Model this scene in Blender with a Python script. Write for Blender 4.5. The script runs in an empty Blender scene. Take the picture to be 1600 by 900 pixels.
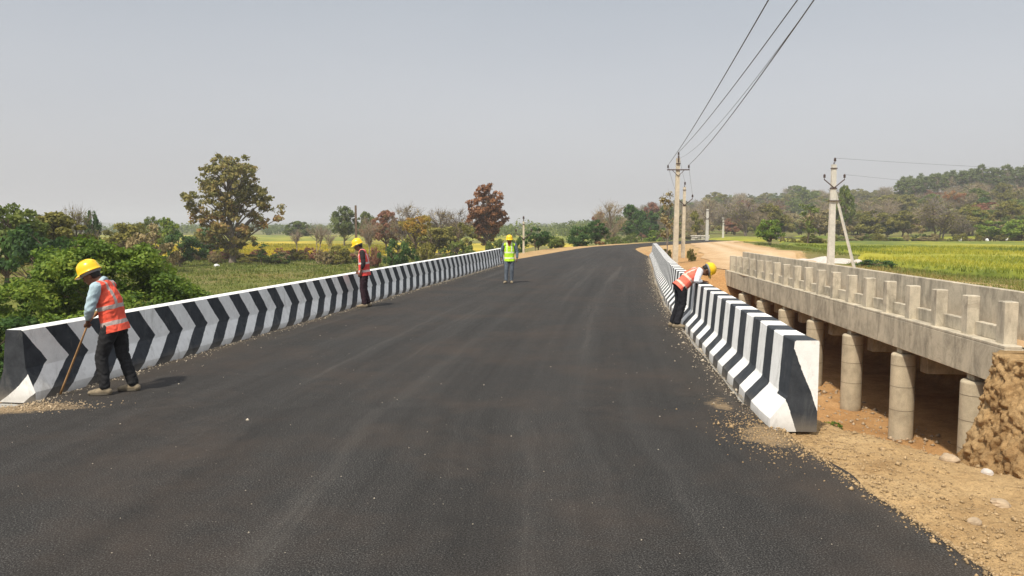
import bpy, bmesh, math, random
import numpy as np
from mathutils import Vector, Matrix
R = math.radians
random.seed(7)
scene = bpy.context.scene
C = scene.collection

# ------------------------------------------------------------------ camera, sky, sun
FPX, YH, HC = 1200.0, 353.0, 2.0            # focal length and horizon row of the 1600 px wide photo, lens height
cam_d = bpy.data.cameras.new('camera'); cam = bpy.data.objects.new('camera', cam_d); C.objects.link(cam)
cam_d.sensor_width = 36; cam_d.lens = 36 * FPX / 1600
cam_d.clip_start = 0.05; cam_d.clip_end = 9000
cam.location = (0, 0, HC); cam.rotation_euler = (R(90) - math.atan((450 - YH) / FPX), 0, 0)
scene.camera = cam
scene.render.resolution_x = 1024; scene.render.resolution_y = 576
SUN = Vector((-0.37, -0.60, 1.0)).normalized()
world = bpy.data.worlds.new('World'); scene.world = world; world.use_nodes = True
wn = world.node_tree.nodes; wl = world.node_tree.links
bg = wn['Background']; bg.inputs['Strength'].default_value = 0.115
sky = wn.new('ShaderNodeTexSky'); sky.sky_type = 'NISHITA'; sky.sun_disc = False
sky.sun_elevation = math.asin(SUN.z); sky.sun_rotation = math.atan2(SUN.x, SUN.y) % (2 * math.pi)
sky.altitude = 200; sky.air_density = 1.0; sky.dust_density = 4.0; sky.ozone_density = 1.0
hs = wn.new('ShaderNodeHueSaturation'); hs.inputs['Saturation'].default_value = 0.30; hs.inputs['Value'].default_value = 1.0
mxs = wn.new('ShaderNodeMix'); mxs.data_type = 'RGBA'; mxs.inputs[0].default_value = 0.55
tcw = wn.new('ShaderNodeTexCoord'); sxyz = wn.new('ShaderNodeSeparateXYZ')
rmp = wn.new('ShaderNodeValToRGB')            # lower stops: the smoky layer of air low over the plain
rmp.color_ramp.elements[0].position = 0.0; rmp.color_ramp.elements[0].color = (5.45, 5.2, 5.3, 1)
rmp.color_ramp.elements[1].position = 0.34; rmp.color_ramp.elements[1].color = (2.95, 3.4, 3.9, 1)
for p_, c_ in ((.50, (6.0, 6.4, 6.8, 1)), (1.0, (10.0, 10.3, 10.6, 1))):  # overhead sky, out of view, brightened to add fill light to shaded faces
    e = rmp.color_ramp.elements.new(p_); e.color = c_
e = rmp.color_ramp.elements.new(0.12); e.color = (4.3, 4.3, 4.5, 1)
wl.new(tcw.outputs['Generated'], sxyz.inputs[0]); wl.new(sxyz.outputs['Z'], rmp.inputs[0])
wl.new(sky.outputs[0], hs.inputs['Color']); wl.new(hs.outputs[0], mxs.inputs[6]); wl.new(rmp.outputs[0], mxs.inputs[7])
nz = wn.new('ShaderNodeTexNoise'); nz.inputs['Scale'].default_value = 1.6; nz.inputs['Detail'].default_value = 5; mpz = wn.new('ShaderNodeMapping'); mpz.inputs['Scale'].default_value = (1, 1, 3.5)
wl.new(tcw.outputs['Generated'], mpz.inputs[0]); wl.new(mpz.outputs[0], nz.inputs['Vector'])
rz_ = wn.new('ShaderNodeValToRGB'); rz_.color_ramp.elements[0].position = .3; rz_.color_ramp.elements[0].color = (.93, .94, .955, 1); rz_.color_ramp.elements[1].position = .7; rz_.color_ramp.elements[1].color = (1, 1, 1, 1); wl.new(nz.outputs[0], rz_.inputs[0])
mz = wn.new('ShaderNodeMix'); mz.data_type = 'RGBA'; mz.blend_type = 'MULTIPLY'; mz.inputs[0].default_value = 1; wl.new(mxs.outputs[2], mz.inputs[6]); wl.new(rz_.outputs[0], mz.inputs[7])
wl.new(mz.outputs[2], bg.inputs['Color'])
sd = bpy.data.lights.new('sun', 'SUN'); sd.energy = 3.6; sd.angle = R(2.6); sd.color = (1.0, 0.92, 0.77)
so = bpy.data.objects.new('sun', sd); C.objects.link(so); so.rotation_euler = SUN.to_track_quat('Z', 'Y').to_euler(); so.location = (0, 0, 50)
vs = scene.view_settings; vs.view_transform = 'Standard'; vs.look = 'None'; vs.gamma = 1; vs.use_curve_mapping = False
vs.exposure = 0.38

# ------------------------------------------------------------------ helpers: noise, tagging, meshes
def h2(ix, iy, s=0):
    v = np.sin(ix * 127.1 + iy * 311.7 + s * 74.7) * 43758.5453
    return v - np.floor(v)
def vnoise(x, y, s=0):
    x = np.asarray(x, float); y = np.asarray(y, float)
    ix = np.floor(x); iy = np.floor(y); fx = x - ix; fy = y - iy
    fx = fx * fx * (3 - 2 * fx); fy = fy * fy * (3 - 2 * fy)
    a = h2(ix, iy, s); b = h2(ix + 1, iy, s); c = h2(ix, iy + 1, s); d = h2(ix + 1, iy + 1, s)
    return (a * (1 - fx) + b * fx) * (1 - fy) + (c * (1 - fx) + d * fx) * fy
def fbm(x, y, o=4, s=0):
    t = 0; a = .5
    for k in range(o):
        t = t + a * (vnoise(x, y, s + k) - .5); x = x * 2.03 + 11; y = y * 2.03 - 7; a *= .5
    return t * 2
def sst(x, a, b):
    t = np.clip((np.asarray(x, float) - a) / (b - a), 0, 1); return t * t * (3 - 2 * t)

def tag(o, label=None, cat=None, group=None, kind=None):
    if label: o['label'] = label
    if cat: o['category'] = cat
    if group: o['group'] = group
    if kind: o['kind'] = kind
    return o
def empty(name, loc=(0, 0, 0), rz=0):
    o = bpy.data.objects.new(name, None); C.objects.link(o); o.location = loc; o.rotation_euler = (0, 0, rz)
    o.empty_display_size = .2; return o
def link(name, me, parent=None, mats=()):
    o = bpy.data.objects.new(name, me); C.objects.link(o)
    for m in mats:
        if m.name not in [k.name for k in me.materials if k]: me.materials.append(m)
    if parent: o.parent = parent
    return o
def mesh_np(name, V, F, smooth=False, mi=None):
    """F: (n,k) int array, all faces with k corners"""
    V = np.asarray(V, np.float32); F = np.asarray(F, np.int32); k = F.shape[1]
    me = bpy.data.meshes.new(name)
    me.vertices.add(len(V)); me.vertices.foreach_set('co', V.ravel())
    me.loops.add(F.size); me.loops.foreach_set('vertex_index', F.ravel())
    me.polygons.add(len(F)); me.polygons.foreach_set('loop_start', np.arange(0, F.size, k, dtype=np.int32))
    try: me.polygons.foreach_set('loop_total', np.full(len(F), k, np.int32))
    except Exception: pass
    if smooth: me.polygons.foreach_set('use_smooth', np.ones(len(F), bool))
    if mi is not None: me.polygons.foreach_set('material_index', np.asarray(mi, np.int32))
    me.update(calc_edges=True); me.validate(); return me
def fattr(me, name, vals, dom='POINT'):
    a = me.attributes.new(name, 'FLOAT', dom); a.data.foreach_set('value', np.asarray(vals, np.float32))

class MB:
    """collects boxes, tubes, lathes; build() links them as one mesh object"""
    def __init__(s): s.v = []; s.f = []
    def add(s, vs, fs):
        n = len(s.v); s.v += [tuple(v) for v in vs]; s.f += [tuple(i + n for i in f) for f in fs]
    def box(s, c, d, rz=0, bev=0.0, M=None):
        x, y, z = [q / 2 for q in d]; b = min(bev, x * .6, y * .6, z * .6)
        if b > 0:
            prof = [(-x + b, -y), (x - b, -y), (x, -y + b), (x, y - b), (x - b, y), (-x + b, y), (-x, y - b), (-x, -y + b)]
            inn = [(px * (x - b) / x, py * (y - b) / y) for px, py in prof]
            vs = [(a, q, -z) for a, q in inn] + [(a, q, -z + b) for a, q in prof] + [(a, q, z - b) for a, q in prof] + [(a, q, z) for a, q in inn]
            fs = [tuple(range(7, -1, -1)), tuple(range(24, 32))]
            for r in range(3):
                for i in range(8): j = (i + 1) % 8; fs.append((r * 8 + i, r * 8 + j, r * 8 + 8 + j, r * 8 + 8 + i))
        else:
            vs = [(i * x, j * y, k * z) for k in (-1, 1) for i, j in ((-1, -1), (1, -1), (1, 1), (-1, 1))]
            fs = [(3, 2, 1, 0), (4, 5, 6, 7), (0, 1, 5, 4), (1, 2, 6, 5), (2, 3, 7, 6), (3, 0, 4, 7)]
        T = Matrix.Translation(c) @ Matrix.Rotation(rz, 4, 'Z')
        if M is not None: T = M @ T
        s.add([T @ Vector(v) for v in vs], fs)
    def tube(s, pts, rad, n=8, cap=True, flat=1.0, side=None):
        pts = [Vector(p) for p in pts]
        if not hasattr(rad, '__len__'): rad = [rad] * len(pts)
        vs = []; fs = []
        for i, p in enumerate(pts):
            t = (pts[min(i + 1, len(pts) - 1)] - pts[max(i - 1, 0)])
            if t.length < 1e-9: t = Vector((0, 0, 1))
            t.normalize()
            a = Vector(side) if side is not None else (Vector((0, 0, 1)) if abs(t.z) < .9 else Vector((0, 1, 0)))
            u = (a - t * a.dot(t)).normalized(); w = t.cross(u)
            for k in range(n):
                q = 2 * math.pi * k / n; vs.append(p + (u * math.cos(q) + w * math.sin(q) * flat) * rad[i])
        for i in range(len(pts) - 1):
            for k in range(n):
                l = (k + 1) % n; fs.append((i * n + k, i * n + l, (i + 1) * n + l, (i + 1) * n + k))
        if cap: fs.append(tuple(range(n - 1, -1, -1))); fs.append(tuple((len(pts) - 1) * n + k for k in range(n)))
        s.add(vs, fs)
    def lathe(s, prof, n=20, M=None, sx=1, sy=1):
        M = M or Matrix.Identity(4); vs = []; fs = []
        for r, z in prof:
            for k in range(n):
                q = 2 * math.pi * k / n; vs.append(M @ Vector((r * sx * math.cos(q), r * sy * math.sin(q), z)))
        for i in range(len(prof) - 1):
            for k in range(n):
                l = (k + 1) % n; fs.append((i * n + k, i * n + l, (i + 1) * n + l, (i + 1) * n + k))
        fs.append(tuple(range(n - 1, -1, -1))); fs.append(tuple((len(prof) - 1) * n + k for k in range(n)))
        s.add(vs, fs)
    def mesh(s, name, smooth=False):
        me = bpy.data.meshes.new(name); me.from_pydata(s.v, [], s.f)
        if smooth:
            me.polygons.foreach_set('use_smooth', [True] * len(me.polygons))
        me.update(); return me
    def build(s, name, mat, parent=None, smooth=False):
        return link(name, s.mesh(name, smooth), parent, [mat])

# ------------------------------------------------------------------ materials
class NT:
    def __init__(s, name):
        s.m = bpy.data.materials.new(name); s.m.use_nodes = True; s.t = s.m.node_tree; s.n = s.t.nodes
        s.p = s.n['Principled BSDF']; s.out = s.n['Material Output']
    def new(s, k, **kw):
        n = s.n.new(k)
        for a, b in kw.items(): setattr(n, a, b)
        return n
    def L(s, a, b): s.t.links.new(a, b)
    def co(s, which='Object', scale=None):
        tc = s.new('ShaderNodeTexCoord'); o = tc.outputs[which]
        if scale is not None:
            mp = s.new('ShaderNodeMapping'); mp.inputs['Scale'].default_value = scale; s.L(o, mp.inputs[0]); o = mp.outputs[0]
        return o
    def noise(s, vec, scale, det=4, rough=.55, dist=0):
        n = s.new('ShaderNodeTexNoise'); n.inputs['Scale'].default_value = scale; n.inputs['Detail'].default_value = det
        n.inputs['Roughness'].default_value = rough; n.inputs['Distortion'].default_value = dist; s.L(vec, n.inputs['Vector']); return n.outputs[0]
    def ramp(s, fac, stops):
        r = s.new('ShaderNodeValToRGB'); el = r.color_ramp.elements
        while len(el) > 1: el.remove(el[-1])
        for i, (p, c) in enumerate(stops):
            q = el[0] if i == 0 else el.new(p)
            q.position = p; q.color = tuple(c) + (1,) if hasattr(c, '__len__') else (c, c, c, 1)
        s.L(fac, r.inputs[0]); return r.outputs[0]
    def mix(s, f, a, b, mode='MIX'):
        m = s.new('ShaderNodeMix', data_type='RGBA', blend_type=mode); m.clamp_factor = True
        for i, v in ((0, f), (6, a), (7, b)):
            if hasattr(v, 'is_linked'): s.L(v, m.inputs[i])
            elif hasattr(v, '__len__'): m.inputs[i].default_value = tuple(v) + (1,)
            else: m.inputs[i].default_value = v if i == 0 else (v, v, v, 1)
        return m.outputs[2]
    def math(s, op, a, b=0.0, c=None):
        m = s.new('ShaderNodeMath', operation=op)
        for i, v in enumerate((a, b) if c is None else (a, b, c)):
            if hasattr(v, 'is_linked'): s.L(v, m.inputs[i])
            else: m.inputs[i].default_value = v
        return m.outputs[0]
    def attr(s, name):
        a = s.new('ShaderNodeAttribute', attribute_name=name); return a.outputs['Fac']
    def bump(s, h, strength=.5, dist=.02):
        b = s.new('ShaderNodeBump'); b.inputs['Strength'].default_value = strength; b.inputs['Distance'].default_value = dist
        s.L(h, b.inputs['Height']); s.L(b.outputs[0], s.p.inputs['Normal'])
    def done(s, col, rough=.8, spec=.3, metal=0):
        if hasattr(col, 'is_linked'): s.L(col, s.p.inputs['Base Color'])
        else: s.p.inputs['Base Color'].default_value = tuple(col) + (1,)
        if hasattr(rough, 'is_linked'): s.L(rough, s.p.inputs['Roughness'])
        else: s.p.inputs['Roughness'].default_value = rough
        s.p.inputs['Specular IOR Level'].default_value = spec; s.p.inputs['Metallic'].default_value = metal
        return s.m

def mat_plain(name, col, rough=.7, var=.15, scale=12, spec=.3, metal=0, bump=0):
    t = NT(name); n = t.noise(t.co(), scale, 5)
    c = t.ramp(n, [(.3, [q * (1 - var) for q in col]), (.7, [q * (1 + var) for q in col])])
    if bump: t.bump(n, bump, .01)
    return t.done(c, rough, spec, metal)

def mat_asphalt():
    t = NT('asphalt'); o = t.co()
    fine = t.noise(o, 95, 3, .7); big = t.noise(o, .35, 4); mid = t.noise(o, 5, 4, .6)
    cb = t.new('ShaderNodeCombineXYZ'); t.L(t.math('MULTIPLY', t.attr('ru'), 16.0), cb.inputs[0]); t.L(t.math('MULTIPLY', t.attr('rs'), .045), cb.inputs[1])
    st = t.noise(cb.outputs[0], 1.0, 5, .65); brn = t.noise(o, .55, 5, .65)
    agg = t.noise(o, 62, 4, .8)
    c = t.ramp(fine, [(.40, (.0078, .0075, .0074)), (.5, (.0255, .0245, .024)), (.60, (.080, .077, .074))])
    c = t.mix(.9, c, t.ramp(agg, [(.40, .55), (.5, .95), (.60, 1.55)]), 'MULTIPLY')
    c = t.mix(t.ramp(big, [(.35, 0.), (.7, .55)]), c, (.034, .0305, .0285))
    c = t.mix(.55, c, t.ramp(st, [(.3, .6), (.7, 1.6)]), 'MULTIPLY')
    c = t.mix(t.ramp(brn, [(.46, 0.), (.70, .5)]), c, (.062, .047, .038)); c = t.mix(t.ramp(st, [(.58, 0.), (.72, .4)]), c, (.085, .077, .069))
    c = t.mix(.5, c, t.ramp(mid, [(.3, .75), (.7, 1.3)]), 'MULTIPLY')
    v = t.new('ShaderNodeTexVoronoi'); v.inputs['Scale'].default_value = 26; t.L(o, v.inputs['Vector'])
    fl = t.math('MULTIPLY', t.math('LESS_THAN', v.outputs['Distance'], .13), t.math('GREATER_THAN', t.noise(o, 9, 2), .60))
    c = t.mix(t.math('MULTIPLY', fl, .55), c, (.22, .20, .17))
    # dust blown on from the verges
    ds = t.math('ADD', t.attr('dust'), t.math('MULTIPLY', t.math('SUBTRACT', t.noise(o, 3.5, 6, .75), .5), 1.1))
    c = t.mix(t.ramp(ds, [(.45, 0.), (.62, .55), (.85, .8)]), c, t.mix(.6, (.33, .235, .135), t.ramp(t.noise(o, 40, 4, .75), [(.4, .5), (.6, 1.4)]), 'MULTIPLY'))
    ed = t.attr('edge'); dn = t.math('ADD', ed, t.math('MULTIPLY', t.math('SUBTRACT', t.noise(t.co('Object', (1, .5, 1)), 2.2, 5, .65), .5), .9))
    c = t.mix(t.ramp(dn, [(-.0, .62), (.10, .42), (.45, .08), (1.3, 0.)]), c, (.15, .115, .08))
    t.bump(t.math('ADD', t.math('MULTIPLY', fine, 1.0), t.math('MULTIPLY', agg, 1.0)), .6, .008)
    return t.done(c, t.ramp(mid, [(.3, .75), (.7, .95)]), .12)

def mat_ground():
    t = NT('earth_and_grass'); o = t.co()
    n1 = t.noise(o, 1.3, 6, .65); n2 = t.noise(o, 14, 5, .7); n3 = t.noise(o, .12, 4, .6); n4 = t.noise(o, 60, 3, .7)
    dirt = t.ramp(n1, [(.25, (.27, .165, .075)), (.5, (.43, .285, .14)), (.75, (.53, .375, .20))])
    dirt = t.mix(.55, dirt, t.ramp(n2, [(.3, .62), (.5, 1.0), (.72, 1.3)]), 'MULTIPLY')
    dirt = t.mix(.5, dirt, t.ramp(n4, [(.33, .6), (.5, 1.0), (.68, 1.35)]), 'MULTIPLY')
    dirt = t.mix(t.attr('red'), dirt, t.mix(.75, dirt, (1.08, .86, .70), 'MULTIPLY'))
    grass = t.ramp(n1, [(.25, (.075, .095, .020)), (.45, (.125, .150, .034)), (.6, (.165, .165, .045)), (.78, (.235, .175, .085))])
    grass = t.mix(.6, grass, t.ramp(n2, [(.3, .6), (.7, 1.35)]), 'MULTIPLY')
    grass = t.mix(t.ramp(n3, [(.42, 0.), (.62, .75)]), grass, (.215, .165, .075))
    f = t.math('ADD', t.attr('dirt'), t.math('MULTIPLY', t.math('SUBTRACT', n1, .5), .7))
    c = t.mix(t.ramp(f, [(.38, 0.), (.62, 1.)]), grass, dirt)
    t.bump(t.math('ADD', n2, t.math('MULTIPLY', n4, .6)), .8, .05)
    return t.done(c, .95, .1)

def mat_dirtroad():
    t = NT('packed_earth'); o = t.co(); n = t.noise(o, .8, 5, .6); n2 = t.noise(o, 18, 4, .7)
    c = t.ramp(n, [(.3, (.40, .25, .13)), (.7, (.52, .37, .22))]); c = t.mix(.4, c, t.ramp(n2, [(.3, .75), (.7, 1.2)]), 'MULTIPLY')
    a = t.attr('track'); c = t.mix(t.ramp(a, [(0., 0.), (1., .55)]), c, (.58, .46, .31))
    t.bump(n2, .5, .03); return t.done(c, .95, .1)

def mat_concrete(name='weathered_concrete', base=(.40, .365, .30), dark=.5, stain=True):
    t = NT(name); o = t.co(); n = t.noise(o, 3.2, 6, .65); f = t.noise(o, 45, 4, .7)
    st = t.noise(t.co('Object', (1.6, 1.6, .5)), 1.5, 6, .75, .6)
    c = t.ramp(n, [(.28, [q * .72 for q in base]), (.5, base), (.75, [min(q * 1.18, .6) for q in base])])
    c = t.mix(.35, c, t.ramp(f, [(.3, .7), (.7, 1.2)]), 'MULTIPLY')
    if stain:
        c = t.mix(t.ramp(st, [(.46, 0.), (.68, dark)]), c, (.13, .118, .10))
        s2 = t.noise(t.co('Object', (1, 1, 1)), .9, 6, .75, 1.2); c = t.mix(t.ramp(s2, [(.55, 0.), (.68, dark * .8)]), c, (.17, .145, .11))
    t.bump(t.math('ADD', n, t.math('MULTIPLY', f, .5)), .35, .015); return t.done(c, .9, .2)

def mat_barrier(name, P, phase, hp, shifts, cap):
    """painted stripes across the barrier; UV = (metres along, metres up); caps use their own rule"""
    t = NT(name); uv = t.new('ShaderNodeUVMap', uv_map='UVMap'); sp = t.new('ShaderNodeSeparateXYZ'); t.L(uv.outputs[0], sp.inputs[0])
    o = t.co(); wob = t.math('MULTIPLY', t.math('SUBTRACT', t.noise(o, 5, 5, .65), .5), .05)
    cr = t.new('ShaderNodeFloatCurve'); cm = cr.mapping.curves[0]
    while len(cm.points) > 2: cm.points.remove(cm.points[1])
    pts = [(h, (sft + 1) / 2) for h, sft in zip(hp, shifts)]
    cm.points[0].location = pts[0]; cm.points[1].location = pts[-1]
    for p in pts[1:-1]: cm.points.new(*p)
    for p in cm.points: p.handle_type = 'VECTOR'
    cr.mapping.update(); t.L(sp.outputs['Y'], cr.inputs['Value'])
    sh = t.math('SUBTRACT', t.math('MULTIPLY', cr.outputs[0], 2.0), 1.0)
    s = t.math('DIVIDE', t.math('SUBTRACT', t.math('ADD', sp.outputs['X'], wob), t.math('ADD', sh, phase)), P)
    fr = t.math('FRACT', s); black = t.math('LESS_THAN', fr, .5)
    # cap rules in UV.x = metres from the toe (stored negative minus 10)
    u = t.math('SUBTRACT', t.math('MULTIPLY', sp.outputs['X'], -1.0), 10.0); u = t.math('ADD', u, wob); hh = sp.outputs['Y']
    iscap = t.math('LESS_THAN', sp.outputs['X'], -5.0)
    if cap == 'right':
        l1 = t.math('LESS_THAN', hh, t.math('SUBTRACT', .74 + .24 * 2.48, t.math('MULTIPLY', u, 2.48)))
        l2 = t.math('GREATER_THAN', t.math('ADD', hh, t.math('MULTIPLY', u, 3.0)), .75)
        cb = t.math('MULTIPLY', l1, l2)
    else:
        cb = t.math('GREATER_THAN', hh, t.math('SUBTRACT', .50, t.math('MULTIPLY', t.math('POWER', t.math('MAXIMUM', u, .001), .6), .85)))
        cb = t.math('MAXIMUM', cb, t.math('LESS_THAN', t.math('ADD', t.math('MULTIPLY', u, .8), hh), .09))
    black = t.math('ADD', t.math('MULTIPLY', black, t.math('SUBTRACT', 1.0, iscap)), t.math('MULTIPLY', cb, iscap))
    top = t.math('MULTIPLY', t.math('GREATER_THAN', hh, .9999), t.math('SUBTRACT', 1.0, iscap))
    if cap == 'left': black = t.math('MULTIPLY', black, t.math('SUBTRACT', 1.0, top))
    if cap == 'right':
        black = t.math('MULTIPLY', black, t.math('SUBTRACT', 1.0, t.math('MULTIPLY', t.math('MULTIPLY', t.math('LESS_THAN', sp.outputs['X'], .50), t.math('LESS_THAN', hh, .285)), t.math('SUBTRACT', 1.0, iscap))))
    n = t.noise(o, 6, 5, .7); f = t.noise(o, 70, 3, .7)
    w = t.ramp(n, [(.3, (.72, .715, .70)), (.6, (.84, .835, .82))]); k = t.ramp(n, [(.3, (.020, .024, .030)), (.7, (.050, .055, .064))])
    w = t.mix(t.ramp(t.noise(o, 38, 2), [(.70, 0.), (.76, .5)]), w, (.35, .33, .30))
    sm = t.ramp(t.noise(t.co('Object', (1, 1, .35)), 4.5, 6, .75, .8), [(.54, 0.), (.70, .55)]); w = t.mix(sm, w, (.42, .40, .37)); k = t.mix(sm, k, (.12, .12, .115))
    c = t.mix(black, w, k)
    dust = t.math('ADD', hh, t.math('MULTIPLY', t.math('SUBTRACT', t.noise(o, 5, 5, .7), .5), .16))
    c = t.mix(t.ramp(dust, [(.0, .4), (.06, .2), (.16, 0.)]), c, (.27, .225, .17))
    t.bump(t.math('ADD', t.noise(o, 9, 5, .7), t.math('MULTIPLY', f, .3)), .35, .012)
    return t.done(c, .75, .22)

def mat_leaf(name, cols, trans=.40):
    t = NT(name); a = t.attr('tint'); oi = t.new('ShaderNodeObjectInfo')
    v = t.math('ADD', a, t.math('MULTIPLY', t.math('SUBTRACT', oi.outputs['Random'], .5), .22))
    cols = [(min(.7, q[0] * 1.78), min(.7, q[1] * 1.64), q[2] * 1.35) for q in cols]; n = len(cols); c = t.ramp(v, [(.08 + .84 * i / (n - 1), q) for i, q in enumerate(cols)])
    t.done(c, .6, .22)
    tr = t.new('ShaderNodeBsdfTranslucent'); t.L(t.mix(.5, c, (.5, .6, .15), 'MULTIPLY') if False else c, tr.inputs[0])
    m = t.new('ShaderNodeMixShader'); m.inputs[0].default_value = trans
    t.L(t.p.outputs[0], m.inputs[1]); t.L(tr.outputs[0], m.inputs[2]); t.L(m.outputs[0], t.out.inputs[0]); return t.m

M = {}
M['asphalt'] = mat_asphalt(); M['ground'] = mat_ground(); M['dirtroad'] = mat_dirtroad()
M['conc'] = mat_concrete('weathered_concrete', (.50, .44, .34), .72); M['column'] = mat_concrete('column_concrete', (.47, .40, .29), .3); M['new_conc'] = mat_concrete('grey_concrete', (.33, .32, .30), .3)
M['joint'] = mat_plain('dark_joint', (.22, .185, .135))
M['pole'] = mat_plain('pole_concrete', (.50, .44, .34), .85, .18, 5); M['pole_grey'] = mat_plain('pole_concrete_pale', (.52, .50, .45), .85, .15, 5)
M['steel'] = mat_plain('rusty_steel', (.075, .05, .045), .6, .3, 20); M['insul'] = mat_plain('brown_glazed_insulator', (.05, .028, .024), .25, .2, 20, .5)
M['wire'] = mat_plain('wire_dark', (.10, .10, .11), .5)
M['bark'] = mat_plain('bark_brown', (.135, .095, .065), .95, .35, 8); M['bark_pale'] = mat_plain('bark_pale', (.30, .24, .175), .95, .3, 8)
M['bark_grey'] = mat_plain('bark_grey', (.20, .165, .135), .95, .3, 8)
M['stone'] = mat_plain('stone', (.36, .27, .18), .95, .3, 9); M['white_sand'] = mat_plain('pale_gravel', (.50, .45, .41), .95, .18, 6, bump=.8)
L_GREEN = mat_leaf('leaf_bright_green', [(.026, .056, .011), (.070, .122, .020), (.122, .182, .030), (.20, .24, .05)])
L_DARK = mat_leaf('leaf_dark_green', [(.016, .040, .014), (.036, .080, .022), (.065, .120, .034)])
L_MID = mat_leaf('leaf_mid_green', [(.040, .062, .016), (.080, .115, .028), (.135, .165, .045)])
L_TEAK = mat_leaf('leaf_olive_drying', [(.060, .070, .028), (.120, .125, .048), (.190, .172, .072), (.24, .15, .075)])
L_RUST = mat_leaf('leaf_rust_brown', [(.095, .052, .032), (.185, .092, .050), (.25, .14, .08), (.16, .13, .05)])
L_RED = mat_leaf('leaf_dull_red', [(.12, .055, .045), (.19, .095, .075), (.14, .11, .05)])
L_OLIVE = mat_leaf('leaf_olive', [(.065, .070, .020), (.125, .128, .034), (.18, .17, .05)])
L_YEL = mat_leaf('leaf_yellowing', [(.105, .10, .02), (.20, .17, .03), (.26, .15, .035)])
L_GREY = mat_leaf('leaf_grey_dry', [(.085, .078, .040), (.150, .130, .070), (.20, .165, .095)], .15)
L_EUC = mat_leaf('leaf_grey_green', [(.045, .066, .028), (.085, .115, .045), (.130, .160, .066)])
L_RICE = mat_leaf('rice_green', [(.075, .105, .012), (.145, .170, .017), (.215, .215, .026)], .2)
L_RICEY = mat_leaf('rice_yellow', [(.14, .145, .015), (.245, .215, .018), (.33, .275, .028)], .2)
L_GRASS = mat_leaf('grass_blades', [(.060, .085, .016), (.100, .120, .025), (.165, .135, .055)], .2)

# ------------------------------------------------------------------ road lines and terrain height
LY = [-30, 0, 8.7, 13.6, 19, 24.7, 30, 36, 41, 43.8, 54.7, 62, 69, 75, 80, 86, 100.5, 118, 140]
LX = [-8.5, -6.6, -5.5, -4.75, -3.90, -3.00, -2.12, -1.15, -.40, 0.0, 2.73, 4.6, 6.5, 8.4, 10.9, 13.9, 21.1, 32.5, 49]
RY = [-30, 0, 4, 7.5, 9.6, 12.4, 15.5, 20, 27.6, 37, 50, 55, 62, 69, 75, 80, 86, 100.5, 118, 140]
RX = [2.2, 2.86, 2.83, 2.61, 2.78, 3.10, 3.45, 4.02, 5.22, 6.80, 8.95, 9.4, 10.1, 11.0, 12.6, 14.9, 18.8, 27, 38.5, 55]
def smooth_line(Y, X):
    yy = np.linspace(Y[0], Y[-1], 1400); xx = np.interp(yy, Y, X); k = np.hanning(41); k /= k.sum()
    xs = np.convolve(np.pad(xx, 20, mode='reflect', reflect_type='odd'), k, 'valid'); return yy, xs
_l = smooth_line(LY, LX); _r = smooth_line(RY, RX)
XL = lambda y: np.interp(y, *_l)
XR = lambda y: np.interp(y, *_r)
DY = [2, 12, 20, 30, 34, 38, 46, 60, 70, 98, 112, 140]; DX = [11, 11, 11.5, 11.9, 12.2, 13.0, 15.8, 18.6, 20.3, 25.2, 33, 52]
DW = [5, 5, 5, 5, 5.2, 6, 7.5, 7.5, 6.5, 6, 5, 5]
_dy, _dx = smooth_line(DY, DX)
def hill(X, Y):
    d = np.sqrt(X * X + Y * Y); a = X / np.maximum(Y, 1)
    A = np.interp(a, [-.02, .12, .20, .28, .45, .56, .68, 1.2], [0, 2.0, 6, 13.5, 14.5, 13.3, 11.6, 10])
    near = np.interp(a, [.1, .3, .5, .7], [190, 170, 150, 150]); far = np.interp(a, [.1, .3, .5, .6, .8], [520, 500, 460, 350, 320])
    s = sst((d - near) / (far - near), 0, 1); return A * s * np.where(Y > 5, 1, 0)
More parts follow.
